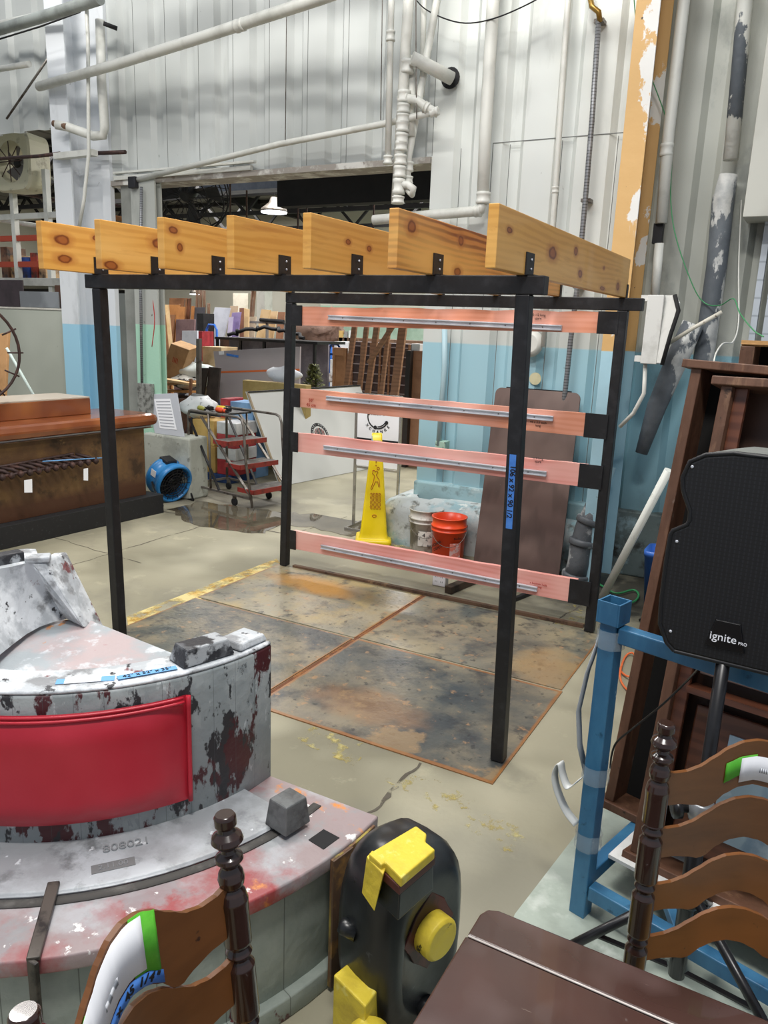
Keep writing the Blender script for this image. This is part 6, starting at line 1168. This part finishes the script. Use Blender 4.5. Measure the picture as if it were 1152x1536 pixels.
pile = [('scrap_board', 'pale scrap board on top of the scrap pile', (240, 568), (300, 578), mPw), ('scrap_board', 'tan scrap board second in the scrap pile', (238, 578), (296, 572), W('scrap tan', 'b08a60', '967048')), ('scrap_board', 'orange tan scrap board third in the scrap pile', (242, 585), (290, 588), W('scrap orange', 'c08a50', 'a4703c')), ('scrap_board', 'dark scrap board low in the scrap pile', (240, 592), (286, 596), W('scrap dark', '5a4434', '443226')), ('scrap_board', 'white scrap board slanting on the scrap pile', (270, 592), (292, 575), mWw)]
for i, (n_, lb, a, b, mt) in enumerate(pile):
    a = gy(*a, 6.0+.1*i); b = gy(*b, 5.9+.1*i); tag(MB().bar(a, b, .14, .035).build(n_, mt, None, .003), lb, 'scrap wood')
tag(MB().box(gy(238, 600, 6).x, gy(292, 600, 6).x, 5.95, 7.0, 0, gy(260, 597, 6).z-.03).build('crate', W('navy bin', '28304e', '1c2238'), None, .01), 'navy bin under the scrap pile', 'bin')
sack('scrap_heap', 'heap of white and black scrap paper and wire on the pile', 'scrap heap', 283, 560, 6.35, .32, .3, .26, M('scrap mix', 'b9b7b0', [('noise', '2d2a28', .52, .56, 9), ('noise', 'e6e6ea', .6, .64, 12)], rough=.7), 8, gy(283, 585, 6.35).z)
sack('plastic_wrap', 'white plastic film bunched up on the scrap pile', 'plastic wrap', 300, 545, 6.5, .35, .3, .35, W('film white', 'd2dad8', 'b5bfbd'), 11, gy(300, 575, 6.5).z)
board('cabinet_side_board', 'brown cabinet side standing at the end of the scrap pile behind the notice', 'board', 266, 285, 598, 598, 4.6, W('dark oak side', '5a3a2a', '452b1e'), shift=-.0)
board('tall_stick', 'reddish stick leaning beside the scrap pile', 'stick', 284, 287, 568, 568, 5.0, mOr2, shift=.12)
# ---- carts, cupboards and tables in the middle
bx_c = W('tan case', 'c9b08c', 'b0966f')
block('cardboard_case', 'tan case behind the dark boards left of the pinkish panel', 'case', 304, 521, 332, 556, 6.6, .4, bx_c, zb=0)
def cart_(x0, x1, yt, Y, label, mt, h=None):
    a = gy(x0, yt, Y); b = gy(x1, yt, Y); t = thing('platform_cart', label, 'cart', ((a.x+b.x)/2, Y+.3, 0))
    for y in (Y,):
        MB().tube([V((a.x, y, .1)), V((a.x, y, a.z-.08)), V((a.x+.05, y, a.z)), V((b.x-.05, y, a.z)), V((b.x, y, a.z-.08)), V((b.x, y, .1))], .022, 8).build('push_handle', mt, t)
    MB().box(a.x-.02, b.x+.02, Y, Y+.8, .2, .25).build('deck', mt, t)
    for z in (.6, 1.0, 1.4): 
        if z < a.z-.1: MB().bar((a.x, Y, z), (b.x, Y, z), .03, .03).build('cross_bar', mt, t)
    for x in (a.x+.04, b.x-.04):
        for y in (Y+.08, Y+.7): MB().lathe((x-.02, y, .075), [(.075, 0), (.075, .04)], 14, X).build('wheel', mInk, t)
    return a, b
mCb = M('cart blue', '2f6fd0', rough=.4)
cart_(310, 325, 487, 7.8, 'blue cart left behind the pinkish panel', mCb); cart_(445, 453, 518, 7.4, 'narrow blue cart handle beside the far left post', mCb); cart_(485, 497, 514, 8.9, 'blue cart with rounded handle in the middle distance', mCb); cart_(494, 511, 516, 7.8, 'second rounded blue cart handle in front of the other', mCb)
block('red_tool_box', 'small red tool box beside the blue cart', 'tool box', 297, 497, 303, 508, 7.6, .3, mRw, zb=0); 
board('black_case', 'tall black case with a bottle shaped green detail in the pile', 'case', 295, 305, 470, 470, 8.2, mBlack, tilt=.02, th=.3)
tt0 = gy(322, 505, 7.0); tt1 = gy(428, 505, 7.0)
tbk = thing('steel_table', 'black framed table with grey sides in the middle distance', 'table', ((tt0.x+tt1.x)/2, 7.4, 0))
MB().box(tt0.x, tt1.x+.6, 7.0, 7.8, tt0.z-.04, tt0.z).build('table_top', mBlack, tbk); MB().box(tt0.x+.05, tt1.x+.6, 7.3, 7.34, .5, tt0.z-.04).build('side_sheet', W('grey plastic', '7d7884', '9a95a0'), tbk)
for k in range(5): x = tt0.x+.03+(tt1.x+.5-tt0.x)*k/4; MB().bar((x, 7.03, 0), (x, 7.03, tt0.z-.04), .04, .04).build('leg', mBlack, tbk)
hs_ = [V((tt0.x+.1+1.6*k/24, 7.2+.1*math.sin(k), tt0.z+.03+.14*math.sin(math.pi*k/24)+.02*math.sin(k*2.2))) for k in range(25)]
tag(MB().tube(hs_, .03, 7).build('black_hose', mInk), 'bundle of black hose lying on the black table', 'hose')
block('lumber_stack', 'stack of dark lumber on the shelf left of the black table', 'lumber', 330, 508, 352, 524, 7.5, .4, W('lumber', '6d4a38', '4d3426'), zb=0)
mRl = M('steel rail', '9a9a98', rough=.4, metal=.5)
ra = gy(374, 483, 9.0); rb = gy(428, 485, 9.0)
rl = thing('pipe_rack', 'light steel pipe rack with black pipe on top before the far wall', 'rack', (ra.x+.5, 9.1, 0))
MB().bar((ra.x, 9, ra.z), (rb.x, 9, ra.z), .04, .04).build('rail', mRl, rl); MB().bar((ra.x, 9, ra.z-.4), (rb.x, 9, ra.z-.4), .04, .04).build('rail', mRl, rl)
for x in (ra.x, (ra.x+rb.x)/2, rb.x): MB().bar((x, 9, 0), (x, 9, ra.z), .04, .04).build('post', mRl, rl)
MB().tube([(ra.x+.3, 8.95, ra.z+.05), (rb.x, 8.95, ra.z+.03)], .035, 8).build('black_pipe', mInk, rl)
block('cream_partition', 'cream partition standing beside the far wall at the left', 'partition', 350, 440, 372, 520, 13.2, .2, W('cream partition', 'd3cdbf', 'c2bbab'), zb=0); block('white_post', 'white square post before the far wall', 'post', 385, 425, 397, 500, 12.2, .3, W('white post', 'dcdcd8', 'c9c9c4'), zb=0)
# right middle: bundle, tree, cupboard, tall frames
sack('tarp_bundle', 'crumpled brown tarp bundle in the middle distance', 'tarp', 478, 520, 10.0, .55, .4, .75, M('tarp brown', '8d7468', [('noise', '6b5448', .48, .58, 4), ('noise', 'a89488', .6, .68, 7)], rough=.8, bump=.4), 21, gy(478, 522, 10).z)
block('work_table', 'cluttered tan work table under the brown tarp bundle', 'table', 455, 522, 505, 560, 9.6, .9, W('table tan', '9d7a5c', '6b5a50', 8), zb=0)
block('paper_stack', 'stack of white papers on the near end of the work table', 'papers', 460, 540, 480, 549, 8.2, .4, mWw, zb=0)
bb_ = gy(478, 543, 8.0); bd_ = gy(495, 572, 7.6); tag(MB().bar(bb_, bd_, .2, .03).build('moulding', W('white brown moulding', 'c9c4be', '5a4034', 9)), 'white and brown moulding slanting beside the small fir tree', 'moulding')
tc_ = gy(470, 580, 6.0); tr_ = thing('artificial_tree', 'small olive green artificial fir tree behind the pale leaning sheet', 'tree', (tc_.x, 6.0, 0))
m = MB(); th_ = gy(470, 548, 6.0).z
for k in range(900):
    v = random.random()**.8; a = random.random()*6.283; z = .6+(th_-.6)*v; r = (1-v)*.30+.02; rr_ = r*random.uniform(.5, 1); p = V((tc_.x+math.cos(a)*rr_, 6.0+math.sin(a)*rr_, z)); d = V((math.cos(a)*.05, math.sin(a)*.05, random.uniform(-.03, .05))); s = V((-math.sin(a), math.cos(a), .2))*.018; m.add([p-s, p+s, p+d+s*.3, p+d-s*.3], [(0, 1, 2, 3)])
m.build('foliage', M('olive needles', '6b7038', [('noise', '3d4422', .45, .58, 12), ('noise', 'b0aa70', .62, .68, 20)], rough=.7), tr_); MB().tube([(tc_.x, 6, 0), (tc_.x, 6, th_)], .02, 8).build('trunk', mIron, tr_)
def panel_door(name, label, x0, x1, yt, Y, mt, zb=0., cat='door'):
    a = gy(x0, yt, Y); b = gy(x1, yt, Y); t = thing(name, label, cat, ((a.x+b.x)/2, Y, zb)); w1 = b.x-a.x
    MB().box(a.x, b.x, Y, Y+.04, zb, a.z).build('slab', mt, t, .003)
    fr_ = MB()
    for x_0, x_1, z0, z1 in ((0, .16, zb, a.z), (.84, 1, zb, a.z), (.16, .84, zb, zb+.12), (.16, .84, a.z-.12, a.z)): fr_.box(a.x+w1*x_0, a.x+w1*x_1, Y-.015, Y, z0, z1)
    fr_.build('frame', mt, t, .003)
panel_door('cupboard_door', 'brown panelled cupboard standing left of the tall wooden racks', 500, 520, 521, 7.2, W('cupboard brown', 'a57a56', '8f6746'), cat='cupboard')
mTk = M('brown rack wood', '9a7256', [('grain', '7d5a42', .3, .9, 3, (.5, .5, 2), .6), ('noise', 'a07a5a', .6, .7, 6)], rough=.55)
def tall(px, pt, pb, Y, wpx, label, lean):
    a = gy(px, pt, Y); w1 = wpx/1160*(a-CAM).dot(FW); b = V((a.x+lean, Y-.15, 0)); return tag(MB().hexa([b, b+V((w1, 0, 0)), b+V((w1, .05, 0)), b+V((0, .05, 0))], [a, a+V((w1, 0, 0)), a+V((w1, .05, 0)), a+V((0, .05, 0))]).build('rack_upright', mTk, None, .004), label, 'wood upright')
for x, w_, l, lb in ((530, 8, -.45, 'leftmost tall brown upright behind the sign'), (548, 7, -.3, 'second tall brown upright behind the sign'), (563, 9, -.42, 'third and wider tall brown upright behind the sign'), (582, 6, -.25, 'fourth tall brown upright behind the sign'), (600, 13, -.30, 'rightmost and widest tall brown upright behind the sign')): tall(x, 470, 0, 6.6, w_, lb, l*.4)
a = gy(590, 488, 6.4); b = gy(553, 545, 6.4); tag(MB().bar(a, b, .05, .06).build('diagonal_bar', mTk, None, .003), 'brown bar slanting across the tall wooden uprights', 'bar')
gl = thing('glazed_cabinet', 'dark glazed cabinet with white bars behind the tall uprights', 'cabinet', gy(570, 560, 7.2)); gl.location.z = 0; ORG[gl.name] = V(gl.location)
g0_ = gy(524, 512, 7.2); g1_ = gy(618, 512, 7.2)
MB().box(g0_.x, g1_.x, 7.2, 7.6, 0, g0_.z).build('cabinet_body', W('dark glazed', '46383a', '5a4a48', 6), gl, .004)
for k in range(6):
    z = .9+(g0_.z-.9)*k/5.5; MB().box(g0_.x+.03, g1_.x-.03, 7.185, 7.2, z, z+.015).build('glazing_bar', M('dull white bar', '9a8f92', rough=.6), gl)
for k in range(7): x = g0_.x+.05+(g1_.x-g0_.x-.1)*k/6; MB().box(x, x+.03, 7.18, 7.2, .2, g0_.z).build('stile', mTk, gl)
panel_door('brown_cupboard', 'brown panelled cupboard between the racks and the blue wall', 616, 650, 526, 6.4, W('cupboard tan', 'a4775a', '8d6248'), cat='cupboard')
block('white_crumple', 'crumpled white paper on top of the brown cupboard by the blue wall', 'paper', 617, 516, 630, 526, 6.4, .15, mWw)
block('dark_board', 'dark board between tall uprights and the brown cupboard', 'board', 606, 526, 616, 600, 6.3, .1, W('near black', '2a211d', '1b1512'), zb=0)
block('mint_partition', 'long mint partition with white top before the far wall', 'partition', 497, 490, 640, 520, 12.0, .2, W('mint', 'b5d4c4', 'a3c4b2'), zb=0); block('white_appliance', 'white appliance row in front of the mint partition', 'appliance', 501, 513, 522, 530, 8.95, .4, mWw, zb=0)
for i, (x0, y0, x1, y1, c, lb) in enumerate(((508, 496, 514, 510, 'c9a866', 'yellow tan picture frame on the far shelf'), (516, 497, 521, 510, '8a8a88', 'small grey frame on the far shelf'), (523, 496, 531, 510, 'd9dcdc', 'white clock face frame on the far shelf'))): block('picture_frame', lb, 'frame', x0, y0, x1, y1, 9.6, .04, W('pf'+c, c), zb=gy(510, 513, 9.6).z)
block('long_shelf', 'long far shelf carrying small frames', 'shelf', 508, 512, 640, 514, 9.6, .5, mOldw, zb=0)

for a_, b_, r_, lb in (((0, 285), (98, 303), .02, 'dark pipe crossing below the cream fan'), ((0, 330), (98, 345), .03, 'pale beam across the far left opening'), ((50, 250), (90, 275), .012, 'white slanting rod right of the cream fan'), ((48, 265), (0, 275), .012, 'white slanting rod below the cream fan'), ((148, 300), (190, 312), .015, 'thin brown pipe between the two left columns'), ((150, 322), (190, 330), .03, 'tan beam between the two left columns'), ((165, 240), (158, 295), .02, 'black hanging bracket between the two left columns')):
    p0 = gy(*a_, 4.3); p1 = gy(*b_, 4.3); tag(MB().tube([p0, p1], r_, 8).build('service_pipe', mPipe if 'white' in lb or 'pale' in lb else (mIron if 'tan' not in lb else mOr1)), lb, 'pipe')
# ================================================================ light
w = bpy.data.worlds.new('world'); S.world = w; w.use_nodes = True; w.node_tree.nodes['Background'].inputs[0].default_value = (.80, .87, 1, 1); w.node_tree.nodes['Background'].inputs[1].default_value = .5
def area(loc, tgt, sx, sy, e, col=(1, .97, .93)):
    l = bpy.data.lights.new('lamp', 'AREA'); l.shape = 'RECTANGLE'; l.size = sx; l.size_y = sy; l.energy = e; l.color = col
    o = bpy.data.objects.new('lamp', l); COL.objects.link(o); o.location = loc; o.rotation_euler = (V(tgt)-V(loc)).to_track_quat('-Z', 'Y').to_euler(); return o
area((1.2, .6, 6.3), (1.2, .6, 0), 1.4, .6, 190)
area((3.4, -3.0, 6.0), (2.8, -1.2, 0), 1.2, .5, 230)
area((-3.5, .5, 6.3), (-3.5, .5, 0), 1.6, .7, 190)
area((.5, -1.5, 6.6), (.3, 3.2, 2.5), 3.5, .25, 190)
for x, y in ((-4, 7), (-9, 7), (0, 7.5), (-4, 12), (-10, 12), (1, 12)): area((x, y, 4.6), (x, y, 0), 1.5, 1.5, 250)
mb_ = MB(); mb_.world = True; mb_.box(-8, 5, 1.45, 1.57, 5.25, 5.37); struct(mb_, 'trim_17', mDark)  # unseen beam added above the view to cast a shadow band on the wall
mb_ = MB(); mb_.world = True; mb_.box(-8, 5, 1.5, 1.58, 4.88, 4.96); struct(mb_, 'trim_18', mDark)  # second unseen beam, added for the lower shadow band
S.view_settings.view_transform = 'Standard'; S.view_settings.look = 'Medium High Contrast' if False else 'None'; S.view_settings.exposure = -.17
